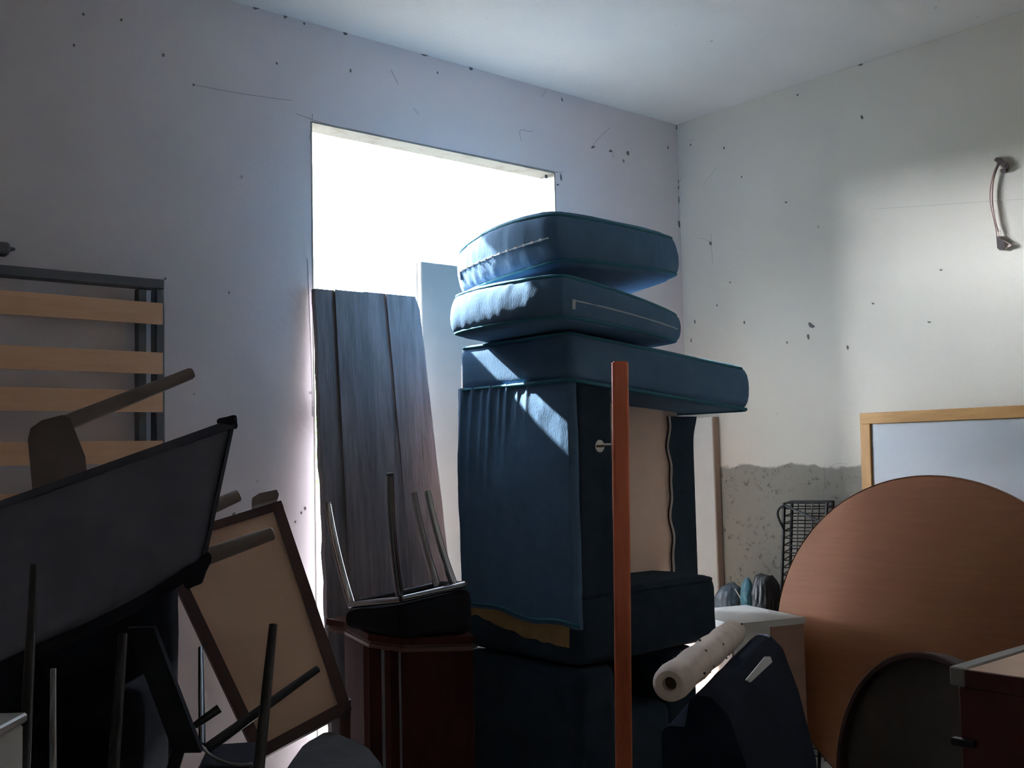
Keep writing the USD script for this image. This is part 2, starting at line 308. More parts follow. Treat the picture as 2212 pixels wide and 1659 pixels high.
for l in [[(1536, 505), (1539, 570)], [(1505, 515), (1520, 516), (1536, 526)], [(1551, 358), (1530, 385), (1517, 402)], [(1433, 203), (1453, 196), (1470, 193)], [(1880, 452), (1990, 445), (2120, 436), (2210, 430)], [(1745, 722), (1746, 735)],
          [(1480, 380), (1470, 390), (1472, 420)], [(1488, 305), (1500, 300)], [(1795, 1025), (1793, 1010), (1810, 1001), (1830, 1003)], [(1779, 1075), (1780, 1040), (1781, 1005)]]:
    rt_.append(thread(l, 0, XR - .0005))
obj('dirt_specks', join(*rs), 'dirt', wall_right, kind='stuff')
obj('cobweb', join(*rt_), 'cobweb', wall_right, kind='stuff')

# ------------------------------------------------------------------ outside the doorway
rng = np.random.default_rng(8)
tc = V(6.45, 11.5, 0)
tree = thing('garden_tree', 'leafy green tree outside, washed out by daylight at the left of the doorway', 'tree')
obj('trunk', tube([tc, tc + V(.05, 0, 1.0), tc + V(.1, .05, 2.0)], [.11, .09, .06], 9), 'bark', tree, smooth=60)
lv = []
for i in range(900):
    d = unit(rng.normal(size=3)); p = tc + V(0, 0, 2.0) + d * V(.75, .75, 1.55) * rng.uniform(.35, 1) ** .6
    a = unit(rng.normal(size=3)); b = unit(np.cross(a, rng.normal(size=3))); s = rng.uniform(.06, .11)
    lv.append(trimesh.Trimesh([p - a * s, p + b * s * .45 + d * .012, p + a * s, p - b * s * .45 + d * .012], [[0, 1, 2], [0, 2, 3]], process=False))
obj('leaves', join(*lv), 'leaf', tree, kind='stuff')

gx, gy = np.meshgrid(np.linspace(-70, 90, 120), np.linspace(36, 80, 24), indexing='ij')
gz = (1.1 + .09 * (36 + 4)) * np.clip((gy - 36) / 7, 0, 1) ** .5 + (meshkit.fbm(np.stack([gx * .25, gy * .25, gx * 0], -1), 4, 2) - .5) * 1.2 * (gy > 36.5) - .05
gi = np.arange(gx.size).reshape(gx.shape); a, b, c, d = gi[:-1, :-1].ravel(), gi[1:, :-1].ravel(), gi[1:, 1:].ravel(), gi[:-1, 1:].ravel()
obj('unseen_outer_wall', cbox([-1.85, YB + TW + .004, -.02], [-1.5, 7.2, 3.6], .01), 'unseen_dark_stone', **S)  # out of view, placed to keep low sky light from the left off the right wall
obj('unseen_hill', trimesh.Trimesh(np.c_[gx.ravel(), gy.ravel(), gz.ravel()], np.vstack([np.c_[a, b, c], np.c_[a, c, d]]), process=False), 'far_green', kind='structure')  # out of view, placed to block the lowest sky beyond the doorway

# ------------------------------------------------------------------ boards in the doorway
t = thing('plank_panel', 'weathered dark grey panel of rough vertical planks, propped up across the doorway', 'panel')
PT = [onp(681, 626, 1, 2.915), onp(903, 657, 1, 2.915)]; y0 = 2.80
PB = [onp(707, 1330, 1, 2.85), onp(972, 1258, 1, 2.85)]
def plank_pt(s, z):
    """A point of the panel at fraction s of its width, at height z."""
    def edge(a, b):
        k = (z - a[2]) / (b[2] - a[2]); return a + (b - a) * k
    l, r = edge(PT[0], PB[0]), edge(PT[1], PB[1]); p = l + (r - l) * s
    return p
rng = np.random.default_rng(3)
cuts = [0, .20, .46, .70, 1.0]
for i in range(4):
    a, b = cuts[i], cuts[i + 1]; n = 40
    zt = 1.692 + rng.uniform(-.004, .004); off = [0, -.0225, .0, -.0225][i] + [0, .014, .003, .016][i]
    zs = np.r_[np.linspace(0.0, zt, n)]
    L, R = [], []
    for k, z in enumerate(zs):
        w1 = (meshkit.noise(V(z * 14, i * 3.1, 0.2)[None])[0] - .5) * (.020 if i == 0 else .003) - .03 * (i in (1, 3))
        w2 = (meshkit.noise(V(z * 14, i * 3.1 + 3.1, 0.2)[None])[0] - .5) * (.020 if i == 3 else .003) + .03 * (i == 1)
        if k == n - 1 and i == 3: w2 -= .03
        L.append(plank_pt(a + w1, z)); R.append(plank_pt(b + w2, z))
    L, R = np.array(L), np.array(R); th = V(0, [.022, .008, .022, .006][i], 0); o = V(0, off, 0)
    v = np.vstack([L + o, R + o, L + o + th, R + o + th]); f = []
    for k in range(n - 1):
        q = lambda m, k: m * n + k
        for (m1, m2) in ((0, 1), (1, 3), (3, 2), (2, 0)):
            f += [[q(m1, k), q(m2, k), q(m2, k + 1)], [q(m1, k), q(m2, k + 1), q(m1, k + 1)]]
    for k, fl in ((0, 1), (n - 1, 0)):
        c = [k, n + k, 3 * n + k, 2 * n + k]; c = c[::-1] if fl else c
        f += [[c[0], c[1], c[2]], [c[0], c[2], c[3]]]
    obj('plank', trimesh.Trimesh(v, f, process=False), 'weathered_wood', t)
for z in (.35, 1.30):
    a, b = plank_pt(.06, z) + V(0, .034, 0), plank_pt(.94, z) + V(0, .034, 0)
    obj('batten', bar(a, b, .02, .08), 'weathered_wood', t)

t = thing('white_board', 'tall pale grey board standing in the doorway between grey planks and blue armchair', 'board')
obj('panel', cbox([2.150, 3.005, .002], [2.550, 3.030, 1.838], .003), 'grey_paint', t)
obj('stile', cbox([2.150, 3.031, .002], [2.21, 3.050, 1.838], .003), 'grey_paint', t)
obj('stile', cbox([2.490, 3.031, .002], [2.550, 3.050, 1.838], .003), 'grey_paint', t)

# ------------------------------------------------------------------ slatted bed base against the back wall
t = thing('slatted_bed_base', 'slatted bed base with grey metal frame standing on its end against the wall', 'bed base')
bx0, bx1, yy = 0.26, 1.180, 2.905
obj('top_rail', cbox([bx0, yy - .018, 1.640], [bx1, yy + .022, 1.668], .003), 'grey_steel', t)
obj('bottom_rail', cbox([bx0, yy - .018, 0.0], [bx1, yy + .022, .028], .003), 'grey_steel', t)
for (x0, x1, dy) in ((bx1 - .026, bx1, 0), (bx1 - .072, bx1 - .048, .012), (bx0, bx0 + .026, 0)):
    obj('side_rail', cbox([x0, yy - .018 + dy, .0285], [x1, yy + .022, 1.6395], .003), 'grey_steel', t)
zt = [1.598, 1.459, 1.353, 1.214]
while zt[-1] > .2: zt.append(zt[-1] - .13)
for z in zt:
    n = 13; xs = np.linspace(bx0 + .004, bx1 - .012, n)
    bow = -.012 * np.sin(np.linspace(0, np.pi, n))
    v = np.array([[x, yy - .032 + b + dy, zz] for x, b in zip(xs, bow) for dy, zz in ((0, z - .060), (.010, z - .060), (.010, z), (0, z))])
    f = []
    for k in range(n - 1):
        for j in range(4):
            a, b = k * 4 + j, k * 4 + (j + 1) % 4; f += [[a, b, b + 4], [a, b + 4, a + 4]]
    f += [[0, 2, 1], [0, 3, 2], [4 * n - 4, 4 * n - 3, 4 * n - 2], [4 * n - 4, 4 * n - 2, 4 * n - 1]]
    m = trimesh.Trimesh(v, f, process=False); m.fix_normals()
    obj('slat', m, 'beech', t)

# ------------------------------------------------------------------ the blue armchair lying on its side, on top of another one
EX, EY = 1.896, 1.990                         # the corner nearest to the camera
LY = 0.478                                    # size along y
def settle(m):
    """Puts a piece of the armchair, drawn with its corner at (EX, EY), to its real size and place."""
    m = tm(m).copy(); m.vertices = (np.array(m.vertices) - [EX, EY, .600]) * 1.0909 + [2.068, 2.171, .550]; return m
_obj = obj
def aobj(name, mesh, *a, **k): return _obj(name, settle(mesh), *a, **k)
arm_t = thing('upended_armchair', 'teal blue fabric armchair lying on its side, topped by two loose cushions', 'armchair')
# upper arm: a thick block sloping a little towards its front (+x); the arms are upholstered, with piping
def arm(x0, x1, z0, z1, ya, yb, slope, r, seed, amp=.004):
    m = soft(rbox([x0, ya, z0], [x1, yb, z1], r), .022, amp, 7, seed)
    v = np.array(m.vertices); k = (v[:, 0] - x0) / (x1 - x0)
    v[:, 2] += -slope * (v[:, 0] - x0); m.vertices = v
    return m, k
UZ0, UZ1, SL = 1.337, 1.478, .094
m, k = arm(EX - .004, EX + .742, UZ0, UZ1, EY, EY + LY, SL, .030, 1, .003)
v = np.array(m.vertices); k = np.clip((v[:, 0] - EX) / .742, 0, 1)
v[:, 0] += .022 * np.where(k > .97, 1, 0) * (1 - ((v[:, 2] + SL * (v[:, 0] - EX) - (UZ0 + UZ1) / 2) / .07) ** 2)
m.vertices = v
aobj('arm', m, 'teal_cloth', arm_t, smooth=60)
def loop_xy(x0, x1, ya, yb, z, slope, r=.03):
    P = []
    for (cx, cy, a0) in ((x1 - r, yb - r, 0), (x0 + r, yb - r, 90), (x0 + r, ya + r, 180), (x1 - r, ya + r, 270)):
        for a in np.radians(np.linspace(a0, a0 + 90, 6)): P.append([cx + r * math.cos(a), cy + r * math.sin(a), z - slope * (cx + r * math.cos(a) - x0)])
    return np.array(P)
def dense(P, n=8):
    P = np.asarray(P); Q = np.roll(P, -1, 0); return np.vstack([P + (Q - P) * s for s in np.linspace(0, 1, n, endpoint=False)]).reshape(n, -1, 3).transpose(1, 0, 2).reshape(-1, 3)
aobj('piping', tube(dense(loop_xy(EX - .006, EX + .742, EY - .002, EY + LY, UZ0 + .006, SL)), .0055, 6, True), 'teal_piping', arm_t, smooth=60)
aobj('piping', tube(dense(loop_xy(EX - .002, EX + .738, EY + .006, EY + LY - .008, UZ1 - .012, SL)), .005, 6, True), 'teal_piping', arm_t, smooth=60)
# lower arm: same cloth as the upper one, darkened in its colour for shade
LZ1, LZ0 = .792, .602
m, k = arm(EX + .002, EX + .575, LZ0, LZ1, EY + .004, EY + LY, 0, .035, 2)
aobj('arm', m, 'shaded_blue_cloth', arm_t, smooth=60)
aobj('piping', tube(dense(loop_xy(EX, EX + .573, EY + .010, EY + LY - .01, LZ1 - .013, 0, .045)), .005, 6, True), 'shaded_blue_cloth', arm_t, smooth=60)
# backrest: fabric hangs from the arm in pleats on the outer side, torn open at the bottom
aobj('backrest', soft(rbox([EX + .016, EY + .002, LZ1 - .02], [EX + .152, EY + LY - .005, UZ0 + .004], .018), .025, .003, 8, 5), 'shaded_blue_cloth', arm_t, smooth=60)  # unlit side of the teal chair, its shade is in the cloth colour
n, mz = 150, 70
yv = np.linspace(0, 1, n); zv = np.linspace(0, 1, mz); Y, Z = np.meshgrid(yv, zv, indexing='ij')
pleat = np.zeros_like(Y)
for (c, w, a, ln) in [(.95, .030, .008, .60), (.84, .034, .009, .85), (.745, .022, .006, .5), (.665, .026, .008, .62), (.585, .016, .006, .30), (.52, .022, .007, .40), (.43, .014, .004, .20), (.35, .018, .004, .22)]:
    cc = c + .10 * (1 - Z) * (c - .1)
    pleat += a * np.exp(-((Y - cc) / w) ** 2) * np.clip((Z - (1 - ln)) / ln, 0, 1) ** .8
zbot = LZ1 - .068 + .05 * (1 - np.exp(-((yv - .35) / .5) ** 2)) + .022 * np.sin(yv * 9) * .3
zbot = .700 + .030 * yv ** 1.5 + .006 * np.sin(yv * 12)
belly = .016 * np.sin(np.pi * np.clip(Y, 0, 1)) * np.sin(np.pi * Z) + .020 * np.clip((Y - .8) / .2, 0, 1) * 0
wr = (meshkit.fbm(np.stack([Y * 6, Z * 9, Y * 0], -1), 4, 3) - .5) * .006
xx = EX - .002 - belly - pleat - wr + .012 * np.exp(-(Y / .012) ** 2)
yw = EY + .004 + Y * (LY - .002) + .010 * np.sin(Z * np.pi) * (Y - .2)
zz = zbot[:, None] + Z * (UZ0 + .012 - zbot[:, None])
F = np.stack([xx, yw, zz], -1); B = F + [.010, 0, 0]
vv = np.vstack([F.reshape(-1, 3), B.reshape(-1, 3)]); ff = []; N2 = n * mz
I = np.arange(N2).reshape(n, mz); a, b, c, d = I[:-1, :-1].ravel(), I[1:, :-1].ravel(), I[1:, 1:].ravel(), I[:-1, 1:].ravel()
ff = np.vstack([np.c_[a, c, b], np.c_[a, d, c], np.c_[a, b, c] + N2, np.c_[a, c, d] + N2])
rim = np.r_[I[:, 0], I[-1, 1:], I[-2::-1, -1], I[0, -2:0:-1]]; rn = np.roll(rim, -1)
ff = np.vstack([ff, np.c_[rim, rn, rn + N2], np.c_[rim, rn + N2, rim + N2]])
aobj('back_cover', trimesh.Trimesh(vv, ff, process=False), 'teal_cloth', arm_t, smooth=70)
hem = F[:, 0, :] + [-.002, 0, .012]
aobj('hem', tube(hem, .0035, 6), 'teal_piping', arm_t, smooth=60)
# torn strip of foam under the hem
P = []
for i, s in enumerate(np.linspace(.06, .97, 90)):
    P.append((EY + .01 + s * (LY - .02), .672 + .026 * (s - .5) - .012 * math.sin(s * 5) + .016 * (float(meshkit.fbm(V(s * 9, 1, 0)[None], 4, 5)[0]) - .5)))
poly = Polygon(P + [(EY + .97 * LY, .80), (EY + .06 * LY, .80)])
fm = trimesh.creation.extrude_polygon(poly, .012, engine='earcut'); fm.vertices = fm.vertices[:, [2, 0, 1]] + [EX + .001, 0, 0]
aobj('foam_strip', fm, 'yellow_foam', arm_t)
# seat deck with its cream lining and the blue front border
DY = EY + .232
aobj('seat_deck', cbox([EX + .14, DY, LZ1 - .02], [EX + .690, DY + .075, 1.300], .012), 'cream_lining', arm_t)
zs = np.linspace(LZ1 - .10, 1.262, 50); xb = EX + .626 + .005 * np.sin(zs * 31) + .004 * np.sin(zs * 57 + 1)
poly = Polygon([(x, z) for x, z in zip(xb, zs)] + [(EX + .742 - .022 * math.exp(-(((z - 1.27) / .05) ** 2)) * -1, z) for z in zs[::-1]])
fb = trimesh.creation.extrude_polygon(poly, .085, engine='earcut'); fb.vertices = fb.vertices[:, [0, 2, 1]] + [0, DY - .008, 0]; fb.invert()
aobj('front_border', fb, 'shaded_blue_cloth', arm_t)  # teal border in the darkened cloth, shade painted in
aobj('lining_edge', tube(np.c_[xb, np.full(50, DY - .010), zs], .004, 6), 'cream_trim', arm_t, smooth=60)
o = V(EX + .095, EY + .002, 1.170)
bt = put(trimesh.creation.cylinder(.0165, .008, sections=28), frame(o, [1, 0, 0], [0, -1, 0]))
bk = aobj('bolt', bt, 'steel', arm_t, smooth=40)
aobj('bolt_slot', put(cbox([-.014, -.003, .003], [.014, .003, .0052], .0005), frame(o, [1, 0, 0], [0, -1, 0])), 'recess_shade', bk)  # dark strip laid on the head, its colour stands for shade in the slot
aobj('bolt_rod', tube([o + V(.01, -.003, .004), o + V(.062, -.006, .004)], .003, 8), 'steel', arm_t, smooth=60)
aobj('wooden_foot', cbox([EX + .745, EY + LY - .16, 1.195], [EX + .772, EY + LY - .11, 1.245], .004), 'beech', arm_t)

# the armchair underneath, standing upright, almost lost in the dark
low = thing('tub_armchair', 'dark navy low armchair standing upright beneath the armchair on its side', 'armchair')
X0, X1, Y0, Y1 = 2.075, 2.610, 2.178, 2.72
obj('arm', soft(rbox([X0, Y0, .06], [X0 + .15, Y1 - .02, .548], .03), .03, .003, 8, 11), 'shaded_blue_cloth', low, smooth=60)
obj('arm', soft(rbox([X1 - .15, Y0 + .02, .06], [X1, Y1 - .02, .548], .03), .03, .003, 8, 12), 'shaded_blue_cloth', low, smooth=60)
obj('backrest', soft(rbox([X0 + .14, Y1 - .16, .06], [X1 - .14, Y1, .54], .03), .03, .003, 8, 13), 'shaded_blue_cloth', low, smooth=60)
obj('seat', soft(rbox([X0 + .145, Y0 + .01, .08], [X1 - .145, Y1 - .15, .40], .03), .03, .003, 8, 14), 'shaded_blue_cloth', low, smooth=60)
for x in (X0 + .04, X1 - .08):
    for y in (Y0 + .03, Y1 - .09): obj('foot', cbox([x, y, 0], [x + .04, y + .04, .066], .004), 'dark_brown', low)

# loose seat cushions
def cushion(lx, ly, th, bulge, seed, wrinkle=.003):
    b = trimesh.creation.box([2, 2, 2])
    for _ in range(6): b = b.subdivide()
    a, c, h = np.array(b.vertices).T
    def plan(a, c, k): return a * np.sqrt(1 - .20 * c ** 2 * np.abs(a) ** 3) * lx / 2 * k, c * np.sqrt(1 - .20 * a ** 2 * np.abs(c) ** 3) * ly / 2 * k
    k = 1 + .055 * np.sqrt(np.maximum(0, 1 - h ** 2))                       # the sides belly out between the two seams
    puff = ((1 - a ** 4) * (1 - c ** 4)) ** .6
    x, y = plan(a, c, k); z = h * th / 2 * (.84 + .16 * np.minimum(1, puff * 3) + bulge * puff)
    edge = np.maximum(np.abs(a), np.abs(c)) > .999
    s = x * 44 + y * 52
    gather = edge * (meshkit.noise(np.stack([s, h * .8, s * 0 + seed], -1)) - .5) * .0065 * (.35 + .65 * np.abs(h) ** 2) * (1 - h ** 8)
    v = np.c_[x, y, z]; b = trimesh.Trimesh(v, b.faces, process=False)
    w = (meshkit.fbm(v * [8, 8, 6] + seed * 13.7, 4, seed) - .5) * 2 * wrinkle
    b.vertices = v + np.array(b.vertex_normals) * (w + gather)[:, None]
    def loop(sg):
        P = []
        for s in np.linspace(-1, 1, 40): P.append((s, -1))
        for s in np.linspace(-1, 1, 40)[1:]: P.append((1, s))
        for s in np.linspace(1, -1, 40)[1:]: P.append((s, 1))
        for s in np.linspace(1, -1, 40)[1:-1]: P.append((-1, s))
        a, c = np.array(P).T; x, y = plan(a, c, 1.004)
        return np.c_[x, y, np.full(len(a), sg * th / 2 * .86)]
    return b, loop, plan
def place_cushion(label, T, lx, ly, th, bulge, seed, fn, zipside):
    bend = lambda P, f: np.c_[np.array(P, float)[:, :2], f(*np.array(P, float).T)]
    t = thing('seat_cushion', label, 'cushion', None)
    b, loop, plan = cushion(lx, ly, th, bulge, seed)
    b.vertices = bend(b.vertices, fn); b.apply_transform(T)
    obj('cover', b, 'teal_cloth', t, smooth=50)
    for s in (-1, 1):
        m = tube(bend(loop(s), fn), .0055, 7, True); m.apply_transform(T); obj('piping', m, 'teal_piping', t, smooth=60)
    s = np.linspace(-.84, .86, 40); o = np.ones(40); hz = .10
    for side in zipside:
        x, y = plan(s, -o, 1.0585 - .004) if side == 'y' else plan(-o, s, 1.0585 - .004)
        P = np.c_[x, y, -hz * th / 2 * o]
        m = tube(bend(P, fn), .0024, 6); m.apply_transform(T); z = obj('zip', m, 'zip_tape', t, smooth=60)
        e = put(cbox([-.006, -.004, -.026], [.006, .002, .002], .001), T @ trimesh.transformations.translation_matrix(bend(P[:1] if side == 'y' else P[-1:], fn)[0] + [0, -.003, 0])); obj('zip_pull', e, 'zip_tape', z)
        if side == 'x':
            st = [trimesh.creation.icosphere(1, .0045).apply_scale([.6, 1.5, .9]).apply_translation(q) for q in bend(P[3:-2:3], fn) + [-.002, 0, 0]]
            m = join(*st); m.apply_transform(T); obj('stitches', m, 'cream_trim', t, kind='stuff')
    return t
def rotz(x, y, z, a, ty=0, tx=0):
    return trimesh.transformations.translation_matrix([x, y, z]) @ trimesh.transformations.rotation_matrix(math.radians(a), [0, 0, 1]) @ trimesh.transformations.rotation_matrix(math.radians(ty), [0, 1, 0]) @ trimesh.transformations.rotation_matrix(math.radians(tx), [1, 0, 0])
place_cushion('lower teal blue seat cushion of two, lying on the upended armchair', rotz(2.250, 2.372, 1.556, 7, 5.0, -1.0), .615, .470, .146, .12, 2, lambda x, y, z: z * (1 - .30 * (x / .6 + .5)) * np.where(z < 0, .85, 1), 'y')
place_cushion('topmost teal blue seat cushion of the stack, with white zip stitching', rotz(2.292, 2.405, 1.755, 3, -.5, -6.0), .585, .470, .165, .10, 3, lambda x, y, z: z * (1 - .06 * x / .29) - .02 * (y / .24) ** 2 * (z > 0), 'x')

# red wooden poles propped beside the armchair
def pole(top, foot, w, d, label, ang, mt='red_wood'):
    ez = unit(top - foot); L = np.linalg.norm(top - foot)
    prof = sbox(-w / 2, -d / 2, w / 2, d / 2).buffer(-.008).buffer(.008, quad_segs=5)
    m = trimesh.creation.extrude_polygon(prof, L, engine='earcut')
    t = thing('wooden_pole', label, 'pole')
    T = frame(foot, [math.cos(ang), math.sin(ang), 0], ez)
    Tz = np.eye(4); Tz[:3, 2] = ez; ex = unit(V(math.cos(ang), math.sin(ang), 0) - ez * (ez @ V(math.cos(ang), math.sin(ang), 0))); Tz[:3, 0] = ex; Tz[:3, 1] = np.cross(ez, ex); Tz[:3, 3] = foot
    obj('shaft', put(m, Tz), mt, t, smooth=40)
    cap = put(trimesh.creation.extrude_polygon(prof.buffer(-.004), .003, engine='earcut'), Tz @ trimesh.transformations.translation_matrix([0, 0, L]))
    obj('end_cap', cap, mt, t)
pole(at(1339, 783, 2.62), V(*at(1341, 1659, 2.62)[:2], 0) , .040, .034, 'red-brown wooden pole standing upright in front of the upended armchair', -.70)
pole(at(1009, 790, 3.50), V(*at(1009, 790, 3.50)[:2], 0), .036, .034, 'red-brown wooden pole almost hidden behind the left edge of the armchair', -.70, 'mahogany_edge')

# ------------------------------------------------------------------ behind the armchair, at the corner
t = thing('corner_board', 'narrow white board with pinkish edge standing in the corner of the room', 'board')
obj('panel', cbox([3.440, 2.785, 0], [3.474, 2.945, 1.290], .002), 'white_paint', t)
obj('edge_strip', cbox([3.439, 2.778, 0], [3.474, 2.7845, 1.290], .001), 'pink_edge', t)

# ------------------------------------------------------------------ whiteboard on the right wall
t = thing('whiteboard', 'whiteboard in an oak frame leaning on the right wall behind the round table', 'whiteboard')
wy0, wy1, wz = 1.02, 2.108, 1.274
lean = V(math.sin(.028), 0, math.cos(.028))
def wbp(y, h): return V(3.468 - (wz - h) * .028 * 1.0 - .02, y, h)
wf = .040
obj('frame_top', bar(wbp(wy0, wz - wf / 2), wbp(wy1, wz - wf / 2), .022, wf), 'oak', t)
obj('frame_side', bar(wbp(wy1 - wf / 2, wz - wf), wbp(wy1 - wf / 2, .0), .022, wf, (0, 1, 0)), 'oak_upright', t)
obj('frame_side', bar(wbp(wy0 + wf / 2, wz - wf), wbp(wy0 + wf / 2, .0), .022, wf, (0, 1, 0)), 'oak_upright', t)
obj('frame_bottom', bar(wbp(wy0 + wf, .30), wbp(wy1 - wf, .30), .022, wf), 'oak', t)
a, b = wbp(0, wz - wf - .001), wbp(0, .321)
obj('writing_surface', hull([[p[0] + dx, y, p[2]] for p in (a, b) for dx in (-.003, .006) for y in (wy0 + wf + .001, wy1 - wf - .001)]), 'whiteboard', t)

# ------------------------------------------------------------------ round table leaning on its edge
def disc(C, n, R, t, mat_face, mat_edge, par, lip=0.0):
    """A round top: its face looks along n."""
    T = frame(C, np.cross([0, 0, 1], n), n) if abs(n[2]) < .99 else np.eye(4)
    T = np.eye(4); T[:3, 2] = unit(n); T[:3, 0] = unit(np.cross([0, 0, 1], n)); T[:3, 1] = np.cross(T[:3, 2], T[:3, 0]); T[:3, 3] = C
    return T
TN = unit(V(-.987, -.113, .113)); TR = .530; TC = V(*at(2006.5, 1393.9, 2.938 * TR / .47))
t = thing('round_table', 'large round cherry wood table standing on its edge before the whiteboard', 'table')
T = disc(TC, TN, TR, .03, 0, 0, 0)
prof = np.array([[0, -.028], [TR - .006, -.028], [TR, -.020], [TR, -.006], [TR - .005, 0], [0, 0]])
obj('table_top', put(trimesh.creation.revolve(prof, sections=128), T), 'cherry', t, smooth=30)
obj('edge_band', put(trimesh.creation.revolve(np.array([[TR + .0003, -.0245], [TR + .0022, -.021], [TR + .0022, -.005], [TR + .0003, -.0015], [TR + .0003, -.0245]]), sections=128), T), 'cherry_edge', t, smooth=30)
obj('apron', put(trimesh.creation.revolve(np.array([[.34, -.085], [.36, -.085], [.36, -.0285], [.34, -.0285], [.34, -.085]]), sections=64), T), 'cherry_edge', t, smooth=30)
for k in range(4):
    a = k * math.pi / 2 + .6; p, q = V(.30 * math.cos(a), .30 * math.sin(a), -.045), V(-.32 * math.sin(a + .3), .32 * math.cos(a + .3), -.06)
    obj('folded_leg', put(tube([p, (p + q) / 2 * .98, q], .014, 8), T), 'black_metal', t, smooth=60)

# smaller round table, dark side towards the camera
t = thing('small_round_table', 'small dark round table tipped on its edge beside the dark red cabinet', 'table')
SN = unit(V(-.937, .338, .089)); SR = .332; SC = at(2010.5, 1706, 2.45)
SC[2] = SR * math.cos(math.asin(SN[2])) + .004
T = disc(SC, SN, SR, 0, 0, 0, 0)
obj('table_top', put(trimesh.creation.revolve(np.array([[0, -.03], [SR - .014, -.03], [SR - .014, -.012], [0, -.012]]), sections=96), T), 'grey_brown', t, smooth=30)
obj('rim', put(trimesh.creation.revolve(np.array([[SR - .0135, -.034], [SR, -.030], [SR, .010], [SR - .004, .013], [SR - .0135, .010], [SR - .0135, -.034]]), sections=96), T), 'dark_brown', t, smooth=30)
obj('pedestal', put(tube([[0, 0, -.031], [0, 0, -.20]], [.03, .03], 16), T), 'dark_brown', t, smooth=50)
obj('screw', put(trimesh.creation.cylinder(.006, .006, sections=12).apply_translation([-.10, -.17, -.010]), T), 'black_metal', t)

# dark red cabinet at the right edge
t = thing('dark_red_cabinet', 'dark red cabinet with a tan top at the right edge of the view', 'cabinet')
cz = .838; p0 = at(2050, 1446, 1.50); cx, cy = p0[0], p0[1]
D = .52
obj('body', cbox([cx + .010, cy - .60, 0], [cx + D - .01, cy - .006, cz - .026], .003), 'oxblood', t)
obj('top_panel', cbox([cx + .006, cy - .605, cz - .0255], [cx + D, cy - .0225, cz - .001], .002), 'tan_board', t)
obj('top_border', cbox([cx, cy - .022, cz - .0255], [cx + D, cy, cz + .001], .002), 'grey_trim', t)
obj('front_edge', cbox([cx, cy - .605, cz - .0255], [cx + .0055, cy - .0225, cz - .001], .001), 'oxblood', t)
hz = .735
obj('hinge', cbox([cx - .002, cy - .030, hz - .005], [cx + .0098, cy + .002, hz + .005], .001), 'black_metal', t)

# white cabinet behind the navy armchair
t = thing('white_cabinet', 'white-topped brown cabinet between the stacked armchairs and the round table', 'cabinet')
C0, e1 = V(3.005, 2.075), unit(V(.30, .954)); e2 = V(-e1[1], e1[0])
def quad(o, a, b, la, lb): return Polygon([o, o + a * la, o + a * la + b * lb, o + b * lb])
obj('body', prism(quad(C0 + e2 * .004 + e1 * .020, e1, e2, .30, .272), 0.0, .578), 'brown_laminate', t)
obj('top', prism(quad(C0, e1, e2, .33, .280), .5785, .600), 'white_laminate', t)
for k, (a, b, m_) in enumerate(((.006, .135, 'brown_laminate'), (.138, .270, 'white_laminate'))):  # front drawn in two tones, a brown half and a white half
    dr = obj('front_half', prism(quad(C0 + e2 * a + e1 * .003, e1, e2, .0165, b - a), .03, .5775), m_, t)
    obj('knob', put(trimesh.creation.icosphere(2, .009), trimesh.transformations.translation_matrix([*(C0 + e2 * (b - .02 if k == 0 else a + .02) - e1 * .006), .42])), 'steel', dr, smooth=True)

# ------------------------------------------------------------------ wire rack and rubbish bags by the right wall
t = thing('wire_rack', 'black wire rack standing between the damp wall and the round table', 'rack')
A = at(1694, 1086, 3.86); ax_, ay_ = unit(V(.90, .43, 0)), unit(V(.43, -.90, 0))     # into the room's corner, to the right
ww, dd, zt_ = .150, .17, A[2]
o = V(A[0], A[1], 0); lean_ = .018
def rk(a, b, z): return o + ay_ * (a + (zt_ - z) * -.07) + ax_ * b + V(0, 0, z)
for a in (0, ww):
    for b in (0, dd): obj('upright', tube([rk(a, b, 0), rk(a, b, zt_)], .006, 8), 'black_plastic', t, smooth=60)
for b in (0, dd):
    w = [tube([rk(0, b, z), rk(ww, b, z)], .0024, 5) for z in np.arange(.06, zt_ - .005, .0265)] + [tube([rk(ww * k / 3, b, 0.05), rk(ww * k / 3, b, zt_ - .002)], .0022, 5) for k in (1, 2)]
    obj('wire_grid', join(*w), 'black_plastic', t, kind='stuff')
for a in (0, ww):
    w = [tube([rk(a, 0, z), rk(a, dd, z)], .0024, 5) for z in np.arange(.06, zt_ - .005, .0265)]
    obj('wire_grid', join(*w), 'black_plastic', t, kind='stuff')
w = [tube([rk(0, b, zt_ - .002), rk(ww, b, zt_ - .002)], .003, 5) for b in np.linspace(.01, dd - .01, 14)]
obj('top_grid', join(*w), 'black_plastic', t, kind='stuff')
obj('brace', tube([rk(0.004, -.006, zt_ - .008), rk(ww * .98, -.006, zt_ - .075)], .0045, 8), 'grey_steel', t, smooth=60)
obj('corner_loop', tube(curve([rk(0, -.004, zt_ - .01), rk(-.022, -.004, zt_ - .035), rk(-.012, -.004, zt_ - .07), rk(.002, -.004, zt_ - .10)], 14), .0045, 8), 'black_plastic', t, smooth=60)
obj('shelf_plate', hull([rk(a, b, z) for a in (.045, ww - .006) for b in (.02, .03) for z in (.35, zt_ - .235)]), 'black_plastic', t)

